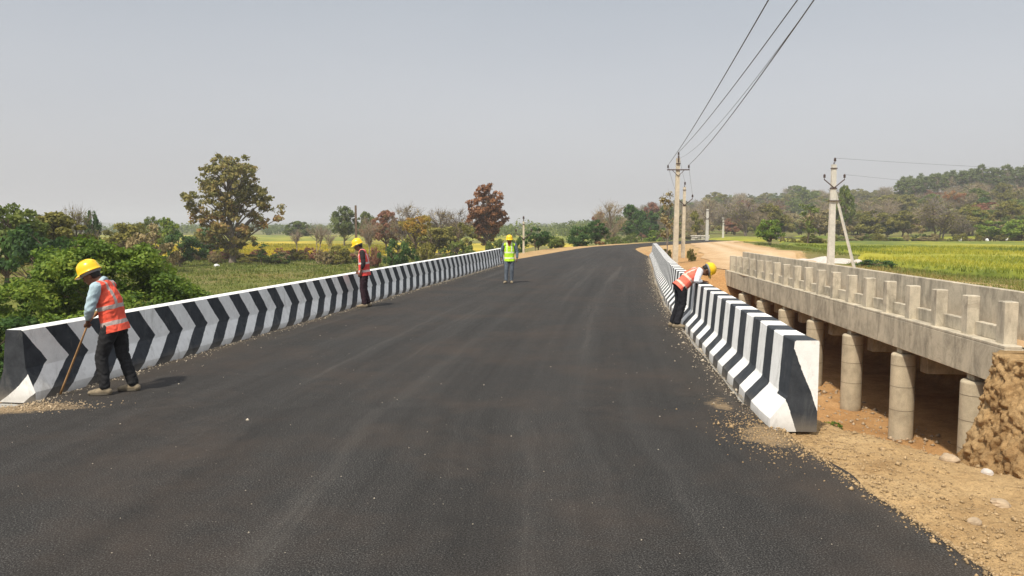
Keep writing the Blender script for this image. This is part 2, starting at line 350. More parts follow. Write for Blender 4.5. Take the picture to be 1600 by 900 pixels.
def zground(X, Y):
    X = np.asarray(X, float); Y = np.asarray(Y, float)
    xl = XL(Y); xr = XR(Y); d = np.sqrt(X * X + Y * Y)
    zl = -1.65 + .22 * fbm(X / 22, Y / 22, 3, 5) - .6 * sst(d, 100, 400)
    z_r = np.interp(X, [3, 13.5, 18, 25, 200], [-.12, -.12, -.5, -.72, -.72])
    z_r = np.where(Y > 60, np.interp(X - np.interp(Y, _dy, _dx), [-3, 5, 12, 60], [-.12, -.12, -.55, -.72]), z_r)
    farmix = sst(Y, 75, 120)
    # region between the two roads ahead
    left_mask = sst(xl - 3.2 - X, 0, 4.5)                    # embankment slope on the left
    z = np.where(X < (xl + xr) / 2, -.05 * (1 - left_mask) + zl * left_mask, z_r)
    inroad = (X > xl - 3.2) & (X < xr + .8); z = np.where(inroad, -.06, z)
    edge = sst(X - xr, .3, 2.0) * (X > xr) * sst(Y, 36, 44)
    z = np.where((X > xr) & (X < np.interp(Y, _dy, _dx)), -.06 + (-.35) * edge * sst(6 - np.abs(X - 12), 0, 4) * (1 - farmix), z)
    # the dry stream bed under both bridges
    lo = np.where(X < -5.6, 9.0 + .1 * (X + 5.6), 8.2)
    up = np.where(X < -5.6, 33 + .35 * (-5.6 - X), 34.8)
    rim = np.interp(Y, [2, 4, 6, 7.9, 8.2], [4.9, 4.6, 4.2, 3.25, 3.2]) + .12 * fbm(Y * 1.3, Y * 0 + 3, 3, 9)
    ch = sst(Y - lo, 0, .9) * sst(up - Y, 0, 2.2) * sst(13.6 - X, 0, .8) * sst(X + 60, 0, 25)
    # ditch beside the road in front, up to the old abutment
    dt = sst(X - rim, -.02, 1.1) * sst(8.3 + .12 * fbm(Y * 2, X, 3, 4) - X, 0, .35) * sst(Y, -30, -10) * (Y < 20)
    ch2 = ch * np.where(Y < 12.7, sst(8.3 + .12 * fbm(Y * 2, X, 3, 4) - X, 0, .35), 1)
    m = np.maximum(ch2, dt)
    bed = -2.68 + .16 * fbm(X * .5, Y * .5, 4, 2)
    z = z * (1 - m) + bed * m
    # mound of spoil that the old bridge springs from
    z = z + hill(X, Y)
    rough = sst(6.5 - np.abs(X - 5.5), 0, 2) * sst(40 - Y, 0, 5) * np.where((X > xl - 1) & (X < xr + .1) & (Y < 8.3), 0, 1)
    z = z + rough * (.05 * fbm(X * 2.2, Y * 2.2, 4, 7) + .035 * fbm(X * 9, Y * 9, 2, 8))
    face = m * (1 - m) * 4
    z = z + face * .35 * fbm(X * 2.4, Y * 2.4, 4, 12) * sst(X - 2.5, 0, 1) + .06 * fbm(X / 3, Y / 3, 3, 21) * sst(d, 12, 40) * (1 - inroad)
    return z
def Z(x, y): return float(zground(np.array([x]), np.array([y]))[0])

def axis(a, b, steps):
    """dense coordinates between breakpoints, then growing to +-4000"""
    out = []
    for (s, e_, st) in steps: out += list(np.arange(s, e_, st))
    x = steps[-1][1]; st = steps[-1][2]
    while x < b: out.append(x); st *= 1.035; x += st
    out.append(b)
    x = steps[0][0]; st = steps[0][2]; lo = []
    while True:
        st *= 1.045; x -= st
        if x < a: break
        lo.append(x)
    lo.append(a); return np.array(lo[::-1] + out)
gx = axis(-4000, 4000, [(-12, 2.4, .3), (2.4, 5.0, .06), (5.0, 7.0, .14), (7.0, 8.3, .06), (8.3, 15, .2)])
gy = axis(-60, 4000, [(3, 3.6, .1), (3.6, 8.6, .06), (8.6, 13.6, .09), (13.6, 38, .25)])
GX, GY = np.meshgrid(gx, gy); GZ = zground(GX, GY)
nx, ny = len(gx), len(gy); idx = np.arange(nx * ny).reshape(ny, nx)
F = np.stack([idx[:-1, :-1], idx[:-1, 1:], idx[1:, 1:], idx[1:, :-1]], -1).reshape(-1, 4)
me = mesh_np('ground', np.stack([GX, GY, GZ], -1).reshape(-1, 3), F, True)
xl, xr = XL(GY), XR(GY); dxr = np.interp(GY, _dy, _dx)
dirt = np.zeros_like(GX)
dirt = np.maximum(dirt, sst(GX - (xl - 4.2 + 1.5 * fbm(GX / 4, GY / 4, 3)), 0, 1.5) * sst(xr + 3.2 - GX, 0, 1.5) * sst(60 - GY, -70, 0))
dirt = np.maximum(dirt, sst(GX, 2.6, 3) * sst(16.3 + 1.5 * fbm(GX / 3, GY / 3, 3) - GX, 0, 2.) * sst(37 - GY, -2, 2))
dirt = np.maximum(dirt, sst(GX - xr, 0, .5) * sst(dxr + 5.2 - GX + 2 * fbm(GX / 4, GY / 4, 3), 0, 2) * sst(GY, 30, 34) * sst(112 - GY, 0, 10))
dirt = np.maximum(dirt, .62 * sst(GX, 14, 16) * sst(24 + 2.5 * fbm(GX / 3, GY / 3, 3) - GX, 0, 3) * sst(75 - GY, 0, 10))
dirt *= np.where(GX > 2.2, 1, .9)
red = sst(GX, 2.8, 3.4) * sst(GY, 7.6, 9) * sst(14.5 - GX, 0, 3) * sst(44 - GY, 0, 10)
red = np.maximum(red, .8 * sst(GX - xr, 0, .6) * sst(dxr - 2.5 - GX, 0, 1) * sst(GY, 33, 36) * sst(75 - GY, 0, 20))
fattr(me, 'dirt', dirt.ravel()); fattr(me, 'red', red.ravel())
tag(link('ground', me, None, [M['ground']]), kind='structure')

# far low hills on the horizon
ang = np.linspace(-1.1, 1.1, 240); rows = []
for k, (rr, hh) in enumerate([(2500, -3), (2750, .55), (3000, 1), (3300, .2)]):
    prof = np.maximum(0, 17 + 16 * fbm(ang * 5, ang * 0 + 2, 4, 3) + 8 * sst(ang, .0, .5))
    rows.append(np.stack([np.sin(ang) * rr, np.cos(ang) * rr, np.where(hh < 0, -3, prof * hh)], -1))
V = np.concatenate(rows); n = len(ang); I = np.arange(4 * n).reshape(4, n)
F = np.stack([I[:-1, :-1], I[:-1, 1:], I[1:, 1:], I[1:, :-1]], -1).reshape(-1, 4)
tag(link('far_hills', mesh_np('far_hills', V, F, True), None, [mat_plain('far_hill_woods', (.07, .085, .05), .95, .3, .02)]), kind='structure')

# asphalt sheet
ys = np.concatenate([np.arange(-30, 3, .5), np.arange(3, 16, .12), np.arange(16, 44, .5), np.arange(44, 141, 1.0)]); nu = 72; us = np.linspace(0, 1, nu)
V = []; ED = []; RU = []; RS = []
for y in ys:
    a = XL(y) + (.05 if 8.4 < y < 41.5 else -.35); b = XR(y) + (-.07 if 7.4 < y < 50.5 else 0.0)
    a += .05 * fbm(np.array([y * 1.1]), np.array([1.]), 3)[0]; b += .07 * fbm(np.array([y * 1.3]), np.array([5.]), 3)[0]
    for u in us:
        x = a + (b - a) * u; V.append((x, y, .0)); RU.append(u); RS.append(y); ED.append(min((x - a), (b - x)) + (0.25 if y > 8 else .30))
V = np.array(V); k = np.arange(len(ys) * nu).reshape(len(ys), nu)
F = np.stack([k[:-1, :-1], k[:-1, 1:], k[1:, 1:], k[1:, :-1]], -1).reshape(-1, 4)
nb = len(V); bot = V.copy(); bot[:, 2] = -.055
side = []
for col, flip in ((0, 0), (nu - 1, 1)):
    for i in range(len(ys) - 1):
        q = [k[i, col], k[i + 1, col], k[i + 1, col] + nb, k[i, col] + nb]; side.append(q if not flip else q[::-1])
me = mesh_np('asphalt_road', np.concatenate([V, bot]), np.concatenate([F, np.array(side)]), False)
fattr(me, 'edge', ED + ED); fattr(me, 'ru', RU + RU); fattr(me, 'rs', RS + RS)
du = np.zeros(len(V)); 
for (cx, cy, rx, ry, am) in ((-5.5, 8.35, .85, .30, 1.0), (-6.3, 8.1, 1.2, .5, .8), (2.5, 7.2, .45, .55, .8), (2.35, 8.5, .25, .8, .62), (2.7, 6.4, .35, .9, .45), (-4.6, 8.5, 1.2, .3, .42), (3.3, 14.9, .4, .5, .5)):
    du = np.maximum(du, am * np.exp(-((V[:, 0] - cx) / rx) ** 2 - ((V[:, 1] - cy) / ry) ** 2))
fattr(me, 'dust', np.r_[du, du])
tag(link('asphalt_road', me, None, [M['asphalt']]), kind='structure')

# earth road that crosses the old bridge
ys = np.arange(2, 140, .8); us = np.linspace(-1, 1, 15); V = []; TR = []
for y in ys:
    c = np.interp(y, _dy, _dx); w = np.interp(y, DY, DW) / 2
    for u in us:
        x = c + w * u * (1 + .06 * math.sin(y * .7 + u)); onb = 12.2 < y < 34.6
        z = .012 if onb else max(Z(x, y), -.5) + .03
        V.append((x, y, z)); TR.append(math.exp(-((abs(u) - .42) / .2) ** 2))
k = np.arange(len(ys) * 15).reshape(len(ys), 15)
F = np.stack([k[:-1, :-1], k[:-1, 1:], k[1:, 1:], k[1:, :-1]], -1).reshape(-1, 4)
me = mesh_np('dirt_road', V, F, True); fattr(me, 'track', TR); tag(link('dirt_road', me, None, [M['dirtroad']]), kind='structure')

# ------------------------------------------------------------------ painted crash barriers
def barrier(name, xf, y0, y1, height, prof, mat, label, sgn, dy=.35):
    """xf(y): toe line; sgn=+1 barrier body lies to the right of the toe"""
    ys = np.arange(y0, y1 + 1e-6, (y1 - y0) / round((y1 - y0) / dy)); n = len(prof)
    V = []; S = []; s = 0; last = None
    for y in ys:
        p = np.array([float(xf(y)), y]); t = np.array([float(xf(y + .3)) - float(xf(y - .3)), .6]); t /= np.linalg.norm(t)
        nrm = np.array([t[1], -t[0]]) * sgn
        if last is not None: s += np.linalg.norm(p - last)
        last = p; S.append(s)
        for (u, h) in prof: V.append((p[0] + nrm[0] * u, p[1] + nrm[1] * u, h))
    fs = []; uvs = []
    top = max(h for u, h in prof)
    def hv(h, u, ontop): return 1.0 if ontop else h
    for i in range(len(ys) - 1):
        for j in range(n):
            l = (j + 1) % n; a, b, c, d = i * n + j, i * n + l, (i + 1) * n + l, (i + 1) * n + j
            ontop = prof[j][1] > top - .03 and prof[l][1] > top - .03 and abs(prof[j][1] - prof[l][1]) < .02
            hj, hl = (1.0, 1.0) if ontop else (prof[j][1], prof[l][1])
            q = [(a, S[i], hj), (b, S[i], hl), (c, S[i + 1], hl), (d, S[i + 1], hj)]
            if sgn < 0: q = q[::-1]
            fs.append([z[0] for z in q]); uvs += [(z[1], z[2]) for z in q]
    for i, rev in ((0, sgn > 0), (len(ys) - 1, sgn < 0)):
        r = list(range(n));  r = r[::-1] if rev else r
        fs.append([i * n + j for j in r]); uvs += [(-10 - prof[j][0], prof[j][1]) for j in r]
    me = bpy.data.meshes.new(name); me.from_pydata(V, [], fs); uv = me.uv_layers.new(name='UVMap')
    for i, q in enumerate(uvs): uv.data[i].uv = q
    o = link(name, me, None, [mat]); 
    return tag(o, label, 'crash barrier', 'painted concrete crash barriers of the new bridge')
profL = [(0, -.04), (0, .085), (.10, .33), (.113, .36), (.132, .80), (.145, .81), (.335, .81), (.345, .80), (.40, .33), (.50, .085), (.50, -.04)]
profR = [(0, -.04), (0, .09), (.155, .29), (.17, .32), (.225, .865), (.24, .875), (.455, .875), (.465, .865), (.465, -.04)]
k = 1.012
mL = mat_barrier('barrier_paint_arrows', .70 * k, .351, [0, .405, .81], [-.20, .353, 0], 'left')
mR = mat_barrier('barrier_paint_bands', .815 * 1.008, (-.02), [0, .30, .36, .875], [.05, -.09, -.07, 0], 'right')
barrier('crash_barrier', lambda y: XL(y), 8.72, 41.4, .81, profL, mL, 'long concrete barrier left of the road painted with black and white arrow stripes', -1)
barrier('crash_barrier', lambda y: XR(y) - .10 * float(sst(9.5 - y, 0, 2)), 7.50, 50.2, .875, profR, mR, 'long concrete barrier right of the road painted with straight black and white bands', 1)

# new bridge below the road
nb_ = empty('road_bridge', (0, 21, 0)); tag(nb_, 'new concrete bridge carrying the asphalt road and both painted barriers', 'bridge')
def strip(name, ya, yb, offl, offr, z0, z1, mat, parent, step=1.0):
    ys = np.linspace(ya, yb, int((yb - ya) / step) + 2); V = []
    for y in ys:
        a, b = float(XL(y)) + offl, float(XR(y)) + offr; V += [(a, y, z0), (b, y, z0), (b, y, z1), (a, y, z1)]
    fs = [(3, 2, 1, 0)]
    for i in range(len(ys) - 1):
        for j in range(4): l = (j + 1) % 4; fs.append((i * 4 + j, i * 4 + l, i * 4 + 4 + l, i * 4 + 4 + j))
    fs.append(tuple((len(ys) - 1) * 4 + q for q in range(4)))
    me = bpy.data.meshes.new(name); me.from_pydata([(x, y - parent.location.y, z) for x, y, z in V], [], fs); return link(name, me, parent, [mat])
strip('deck_slab', 8.3, 36.2, -.50, .52, -.62, -.058, M['new_conc'], nb_)
for ya in (8.0, 35.0):
    strip('abutment', ya, ya + .9, -.35, .38, -3.0, -.63, M['new_conc'], nb_, .5)
for y in (17, 26):
    strip('pier', y, y + .7, .3, -.3, -3.0, -.63, M['new_conc'], nb_, .5)

# ------------------------------------------------------------------ old bridge
SL = .067; B0 = (8.1, 12.5); br = empty('old_bridge', (B0[0], B0[1], 0), -math.atan(SL))
tag(br, 'old grey concrete bridge on round columns with square railing posts beside the new road', 'bridge')
LB = 22.0
b = MB(); b.box((2.65, LB / 2, -.33), (5.3, LB, .62), bev=.012); b.box((.14, LB / 2, .005), (.28, LB, .05), bev=.008); b.build('deck_slab', M['conc'], br)
b = MB(); yy = 0.35
posts = [.33 + 1.17 * i for i in range(19)]
for i, y in enumerate(posts[:-1]):
    b.box((.29, (y + posts[i + 1]) / 2, .155), (.13, 1.17 - .24, .25), bev=.01)
b.build('kerb', M['conc'], br)
for i, y in enumerate(posts):
    b = MB(); hgt = .735 + random.uniform(-.012, .012) - .006 * max(0, i - 9)
    b.box((.20, y, .01 + hgt / 2), (.22, .22 if i else .25, hgt), bev=.012); b.build('post', M['conc'], br)
b = MB(); b.box((.80, LB / 2 + .35, .42), (.12, LB - .8, .86), bev=.012); b.box((5.1, LB / 2, .03), (.2, LB, .10), bev=.012); b.build('parapet_wall', M['conc'], br)
cols_y = [1.15 + 2.95 * i for i in range(7)]
for row, xx in enumerate((.17, 4.6)):
    for y in cols_y:
        b = MB(); z0, z1 = -3.0, -.77
        rr_ = .25 + .006 * math.sin(y * 3 + row); prof = [(rr_, z0), (rr_, -2.6), (rr_, -1.8), (rr_, -1.03), (rr_, -.815), (rr_, -.812), (rr_ - .012, -.785), (rr_ - .03, -.77), (rr_ - .035, -.768)]
        b.lathe(prof, 28, Matrix.Translation((xx, y, 0))); c = b.build('column', M['column'], br, True)
        for zj in (-1.02, -1.482, -2.0):
            j = MB(); j.lathe([(rr_ + .003, zj - .006), (rr_ + .003, zj + .006)], 28, Matrix.Translation((xx, y, 0))); j.build('joint', M['joint'], c, True)
        b = MB(); b.box((xx, y, -.70), (.2, .26, .12), bev=.01); b.build('bearing', M['conc'], br)
for y in cols_y:
    b = MB(); b.box((2.45, y, -.93), (3.7, .34, .52), bev=.01); b.build('cross_beam', M['conc'], br)
b = MB(); b.box((3.0, .35, -1.9), (4.4, .5, 2.4)); b.build('abutment', M['conc'], br)
b = MB(); b.box((2.7, LB - .1, -1.75), (5.0, .5, 2.3)); b.build('abutment', M['conc'], br)
b = MB(); b.box((4.85, LB / 2, -1.75), (.12, LB, 2.2)); b.build('back_wall', M['conc'], br)
b = MB(); b.box((.62, -.32, -.2), (.62, .5, .34), bev=.02); b.box((.1, -.2, -.75), (.35, .4, .5), .3, bev=.03); b.build('broken_wing', M['conc'], br)

# eroded cut bank of earth at the near end of the old bridge
path = np.array([(9.6, 13.05), (8.75, 13.0), (8.2, 12.75), (7.85, 12.3), (7.72, 11.0), (7.7, 9.0), (7.75, 5.0), (7.8, 2.0)])
dd = np.r_[0, np.cumsum(np.linalg.norm(np.diff(path, axis=0), axis=1))]; ss = np.arange(0, dd[-1], .022); zz = np.linspace(0, 1, 130)
px_, py_ = np.interp(ss, dd, path[:, 0]), np.interp(ss, dd, path[:, 1]); tx, ty = np.gradient(px_, ss), np.gradient(py_, ss); k9 = np.hanning(15); k9 /= k9.sum()
tx, ty = np.convolve(np.pad(tx, 7, mode='edge'), k9, 'valid'), np.convolve(np.pad(ty, 7, mode='edge'), k9, 'valid'); nxv, nyv = ty, -tx
SS, TT = np.meshgrid(ss, zz); H0 = .10 - .30 * sst(SS, 0, 1.0) * 0
Zb = -2.9 + (2.95 + .06 * fbm(SS * 2, SS * 0, 3, 95)) * TT; out_ = .75 * (1 - TT) ** 1.5 + .0
lump = np.abs(fbm(SS * 3.4 + TT * 2.5, TT * 9 - SS * 1.8, 5, 96)); fine_ = fbm(SS * 14 + TT * 12, TT * 30 - SS * 6, 3, 97)
ledge = fbm(SS * 1.2, TT * 9 + SS * 1.4, 3, 98); out_ = out_ + .15 * lump + .085 * fine_ + .09 * ledge; out_ = np.where(TT > .97, -.5, out_)
PX, PY = px_[None] + nxv[None] * out_, py_[None] + nyv[None] * out_
I = np.arange(SS.size).reshape(SS.shape); F = np.stack([I[:-1, :-1], I[:-1, 1:], I[1:, 1:], I[1:, :-1]], -1).reshape(-1, 4)
me = mesh_np('earth_bank', np.stack([PX, PY, Zb], -1).reshape(-1, 3), F, False); fattr(me, 'dirt', np.ones(SS.size)); fattr(me, 'red', np.full(SS.size, .15))
tag(link('earth_bank', me, None, [M['ground']]), kind='structure')

# ------------------------------------------------------------------ people
def loft_np(b, pts, ra, rb, side, n=14):
    """closed tapered limb with rounded ends; ra = radius along side, rb = radius across it"""
    pts = [Vector(p) for p in pts]; side = Vector(side)
    P = []; A = []; B = []
    d0 = (pts[0] - pts[1]).normalized(); d1 = (pts[-1] - pts[-2]).normalized()
    for q in (1.0, .87, .5): 
        P.append(pts[0] + d0 * min(ra[0], rb[0]) * q); s = math.sqrt(max(.0025, 1 - q * q)); A.append(ra[0] * s); B.append(rb[0] * s)
    P += pts; A += list(ra); B += list(rb)
    for q in (.5, .87, 1.0):
        P.append(pts[-1] + d1 * min(ra[-1], rb[-1]) * q); s = math.sqrt(max(.0025, 1 - q * q)); A.append(ra[-1] * s); B.append(rb[-1] * s)
    vs = []; fs = []
    for i, p in enumerate(P):
        t = (P[min(i + 1, len(P) - 1)] - P[max(i - 1, 0)]).normalized()
        u = side - t * side.dot(t)
        if u.length < .05: u = Vector((0, 0, 1)) - t * t.z
        u.normalize(); w = t.cross(u)
        for k in range(n):
            q = 2 * math.pi * k / n; vs.append(p + u * math.cos(q) * A[i] + w * math.sin(q) * B[i])
    for i in range(len(P) - 1):
        for k in range(n):
            l = (k + 1) % n; fs.append((i * n + k, i * n + l, (i + 1) * n + l, (i + 1) * n + k))
    fs.append(tuple(range(n - 1, -1, -1))); fs.append(tuple((len(P) - 1) * n + k for k in range(n)))
    b.add(vs, fs)
def ell(b, c, r, M3=None, n=14):
    M3 = M3 or Matrix.Identity(3); T = Matrix.Translation(c) @ M3.to_4x4()
    prof = [(math.sin(math.pi * i / 10), -math.cos(math.pi * i / 10)) for i in range(11)]; prof[0] = (.02, -1); prof[-1] = (.02, 1)
    S = Matrix.Diagonal((r[0], r[1], r[2], 1)); b.lathe(prof, n, T @ S)
def remeshed(b, name, mat, parent, vox=.01, smooth=4, wrinkle=0):
    me = b.mesh(name); o = bpy.data.objects.new('tmp', me); C.objects.link(o)
    m = o.modifiers.new('r', 'REMESH'); m.mode = 'VOXEL'; m.voxel_size = vox; m.use_smooth_shade = True
    s = o.modifiers.new('s', 'SMOOTH'); s.factor = .5; s.iterations = smooth
    dg = bpy.context.evaluated_depsgraph_get(); me2 = bpy.data.meshes.new_from_object(o.evaluated_get(dg)); me2.name = name
    if wrinkle:
        nv = len(me2.vertices); co = np.zeros(nv * 3, np.float32); no = np.zeros(nv * 3, np.float32); me2.vertices.foreach_get('co', co); me2.vertex_normals.foreach_get('vector', no)
        co = co.reshape(-1, 3); no = no.reshape(-1, 3); q = fbm(co[:, 2] * 17 + co[:, 0] * 7 + 3 * fbm(co[:, 0] * 6, co[:, 1] * 6, 2, 3), co[:, 1] * 11 + co[:, 2] * 5, 3, 7)
        q = 1 - 2 * np.abs(q) ** .7; co += no * (wrinkle * q)[:, None]; me2.vertices.foreach_set('co', co.ravel()); me2.update()
    bpy.data.objects.remove(o); bpy.data.meshes.remove(me); me2.materials.clear()
    return link(name, me2, parent, [mat])

def mat_cloth(name, col, fold=.5, wear=.2):
    t = NT(name); o = t.co(); n = t.noise(t.co('Object', (1, 1, .6)), 14, 4, .6, .6); f = t.noise(o, 300, 2)
    c = t.ramp(n, [(.3, [q * (1 - wear) for q in col]), (.7, [min(1, q * (1 + wear)) for q in col])])
    t.bump(t.math('ADD', n, t.math('MULTIPLY', f, .04)), fold, .03); return t.done(c, .85, .15)
def mat_vest(name, col, band):
    t = NT(name); vt, vw = t.attr('vt'), t.attr('vw'); n = t.noise(t.co('Object', (1, 1, .6)), 13, 4, .6, .6)
    c = t.ramp(n, [(.3, [q * .8 for q in col]), (.7, [min(1, q * 1.1) for q in col])])
    wob = t.math('MULTIPLY', t.math('SUBTRACT', t.noise(t.co(), 8, 2), .5), .03); tt = t.math('ADD', vt, wob)
    def rng(v, a, b): return t.math('MULTIPLY', t.math('GREATER_THAN', v, a), t.math('LESS_THAN', v, b))
    b1 = rng(tt, .13, .21); b2 = rng(tt, .44, .52)
    aw = t.math('ABSOLUTE', vw); b3 = t.math('MULTIPLY', rng(aw, .062, .102), t.math('GREATER_THAN', tt, .50))
    m = t.math('MAXIMUM', t.math('MAXIMUM', b1, b2), b3)
    c = t.mix(m, c, band); t.bump(n, .5, .03); return t.done(c, .7, .25)
SKIN = mat_plain('skin_brown', (.14, .070, .042), .6, .12, 30); HAIR = mat_plain('black_hair', (.012, .011, .010), .6)
HELM = mat_plain('yellow_plastic', (.82, .52, .012), .28, .04, 4, .5); BAND = mat_plain('helmet_band', (.22, .24, .25), .7)
SHOE = mat_cloth('dusty_shoe', (.235, .19, .13), .3, .3); EYE = mat_plain('eye_dark', (.03, .02, .02), .3)

def person(label, loc, face_deg, P, cols, scarf=None, trim=None):
    """P: joints in metres, x forward, y to the person's left, z up"""
    root = empty('person', loc, R(face_deg)); tag(root, label, 'person', 'road workers in helmets and vests')
    V = Vector; g = {k_: V(v) for k_, v in P.items() if hasattr(v, '__len__')}
    pel, che, nek, hed = g['pelvis'], g['chest'], g['neck'], g['head']
    hu = g['head_up'].normalized(); hf = (g['head_fwd'] - hu * g['head_fwd'].dot(hu)).normalized(); hl = hu.cross(hf)
    HM = Matrix((hf, hl, hu)).transposed()
    sY = V((0, 1, 0)); tdir = (nek - pel).normalized()
    hipw = .092
    # --- body: one continuous skin
    b = MB()
    loft_np(b, [pel - tdir * .06, pel + tdir * .06, che, nek - tdir * .07, nek - tdir * .02], [.125, .128, .145, .13, .07], [.08, .08, .095, .075, .055], sY)
    loft_np(b, [nek - tdir * .03, nek.lerp(hed, .45), hed - hu * .02], [.056, .052, .055], [.056, .055, .058], sY, 12)
    ell(b, hed + hu * .035, (.098, .076, .098), HM); ell(b, hed + hf * .028 - hu * .045, (.062, .055, .065), HM)
    ell(b, hed + hf * .096 - hu * .012, (.02, .014, .026), HM, 8); ell(b, hed + hf * .085 - hu * .052, (.014, .024, .011), HM, 8)
    ell(b, hed + hf * .085 + hu * .026, (.014, .048, .011), HM, 8)
    for s in (1, -1): ell(b, hed + hl * .077 * s - hu * .004 - hf * .005, (.019, .009, .03), HM, 8)
    for s, q in ((1, 'L'), (-1, 'R')):
        sh, el, ha = g['sh' + q], g['el' + q], g['ha' + q]
        loft_np(b, [nek - tdir * .06, sh], [.05, .05], [.045, .048], (0, 0, 1), 10)
        loft_np(b, [sh, sh.lerp(el, .5), el, el.lerp(ha, .35), ha], [.048, .042, .037, .036, .025], [.048, .043, .037, .037, .022], sY, 10)
        hd = (ha - el).normalized(); hd = (hd + g.get('hd' + q, hd) * 1.0).normalized() if ('hd' + q) in g else hd
        ps = (g['palm' + q] if 'palm' + q in g else sY * s); ps = (ps - hd * ps.dot(hd)).normalized(); wv = hd.cross(ps)   # wv: across the palm
        loft_np(b, [ha + hd * .01, ha + hd * .045, ha + hd * .075], [.015, .016, .013], [.028, .038, .036], ps, 10)
        curl = P.get('curl' + q, .5); inn = -ps
        for i, (o_, ln) in enumerate(((-.029, .030), (-.010, .036), (.010, .033), (.028, .026))):
            p0 = ha + hd * .078 + wv * o_; d1 = (hd * math.cos(curl) + inn * math.sin(curl)); d2 = (hd * math.cos(curl * 2.4) + inn * math.sin(curl * 2.4))
            p1 = p0 + d1 * ln; p2 = p1 + d2 * ln * .9; loft_np(b, [p0 - hd * .02, p0, p1, p2], [.0088, .0088, .008, .0068], [.0088, .0088, .008, .0068], ps, 8)
        th = ha + hd * .03 + wv * -.03; loft_np(b, [ha + hd * .015 - wv * .012, th + hd * .012 - wv * .012 + inn * .012, th + hd * .045 - wv * .016 + inn * .026], [.012, .0105, .008], [.012, .0105, .008], ps, 8)
        hp = pel + sY * hipw * s - tdir * .03; kn, an = g['kn' + q], g['an' + q]; to = g['toe' + q]
        loft_np(b, [hp, hp.lerp(kn, .5), kn, kn.lerp(an, .35), an], [.075, .062, .048, .046, .032], [.078, .066, .05, .05, .034], sY, 12)
        loft_np(b, [an - V((0, 0, .035)), to - V((0, 0, .0))], [.034, .03], [.03, .02], sY, 10)
    body = remeshed(b, 'body', SKIN, root, .0068, 3)
    for s in (1, -1):
        e_ = MB(); ell(e_, hed + hf * .088 + hl * .031 * s + hu * .012, (.008, .013, .0075), HM, 10); e_.build('eye', EYE, body, True)
    # --- hair and helmet
    b = MB(); ell(b, hed + hu * .048 - hf * .016, (.098, .083, .094), HM); ell(b, hed - hf * .045 - hu * .005, (.058, .072, .06), HM); remeshed(b, 'hair', HAIR, root, .009, 2)
    b = MB(); T = Matrix.Translation(hed + hu * .055) @ HM.to_4x4()
    prof = [(1.10, -.004), (1.12, 0.0), (1.02, .010), (1.0, .014), (.985, .04), (.93, .075), (.82, .104), (.64, .126), (.42, .139), (.2, .145), (.02, .147)]
    b.lathe([(r_ * .126, z_) for r_, z_ in prof], 30, T, 1.06, .93)
    pk = [(.02, .04)]
    vs = []; n_ = 13                                            # peak over the eyes
    for i in range(n_):
        q = math.radians(-62 + 124 * i / (n_ - 1)); r0, r1 = .128, .128 + .052 * math.cos(q) ** 1.3
        for (rr, zz) in ((r0, .012), (r1, -.012), (r1, -.017), (r0, .0)): vs.append(T @ V((rr * math.cos(q) * 1.06, rr * math.sin(q) * .93, zz)))
    fs = [(0, 1, 2, 3), tuple((n_ - 1) * 4 + j for j in (3, 2, 1, 0))]
    for i in range(n_ - 1):
        for j in range(4): l = (j + 1) % 4; fs.append((i * 4 + j, i * 4 + 4 + j, i * 4 + 4 + l, i * 4 + l))
    b.add(vs, fs)
    for off in (-.03, 0, .03):                                  # ridges over the crown
        pts = [T @ V((.126 * 1.06 * math.cos(a_) * .99, off, .148 * math.sin(a_) ** .8 * (1 - abs(off) * 1.2) + .004)) for a_ in [math.radians(v_) for v_ in range(28, 153, 8)]]
        b.tube(pts, .0055, 6)
    hm = b.build('helmet', HELM, root, True)
    b = MB(); b.lathe([(.118, -.03), (.124, -.03), (.124, 0.0), (.118, 0.0)], 24, T, .99, .86); b.build('helmet_strap', BAND, hm, True)
    # --- clothes
    shirt, trous = mat_cloth('shirt_' + cols['n'], cols['shirt'], .5), mat_cloth('trousers_' + cols['n'], cols['trousers'], .7, .25)
    b = MB()
    loft_np(b, [pel - tdir * .02, pel + tdir * .1, che, nek - tdir * .085, nek - tdir * .01], [.150, .148, .165, .145, .068], [.100, .100, .115, .092, .062], sY)
    for s, q in ((1, 'L'), (-1, 'R')):
        sh, el, ha = g['sh' + q], g['el' + q], g['ha' + q]; we = el.lerp(ha, P.get('cuff', .8))
        loft_np(b, [nek - tdir * .07, sh], [.062, .066], [.058, .066], (0, 0, 1), 12)
        loft_np(b, [sh, sh.lerp(el, .5), el, el.lerp(we, .5), we], [.066, .061, .054, .05, .040], [.066, .062, .054, .05, .038], sY, 12)
    remeshed(b, 'shirt', shirt, root, .0095, 2, .006)
    if cols.get('collar'):
        b = MB(); nd = (hed - nek).normalized(); b.lathe([(.066, -.035), (.074, -.03), (.069, .012), (.062, .015)], 18, Matrix.Translation(nek + nd * .015) @ nd.to_track_quat('Z', 'Y').to_matrix().to_4x4()); b.build('collar', shirt, root, True)
    b = MB()
    loft_np(b, [pel + tdir * .10, pel - tdir * .03, pel - tdir * .07], [.150, .158, .13], [.105, .112, .10], sY)
    for s, q in ((1, 'L'), (-1, 'R')):
        hp = pel + sY * hipw * s - tdir * .03; kn, an = g['kn' + q], g['an' + q]; aj = kn.lerp(an, .93)
        loft_np(b, [hp, hp.lerp(kn, .45), kn, kn.lerp(an, .4), kn.lerp(an, .8), aj], [.088, .082, .067, .062, .057, .060], [.096, .088, .070, .066, .060, .064], sY, 14)
    remeshed(b, 'trousers', trous, root, .0095, 2, .009)
    b = MB()
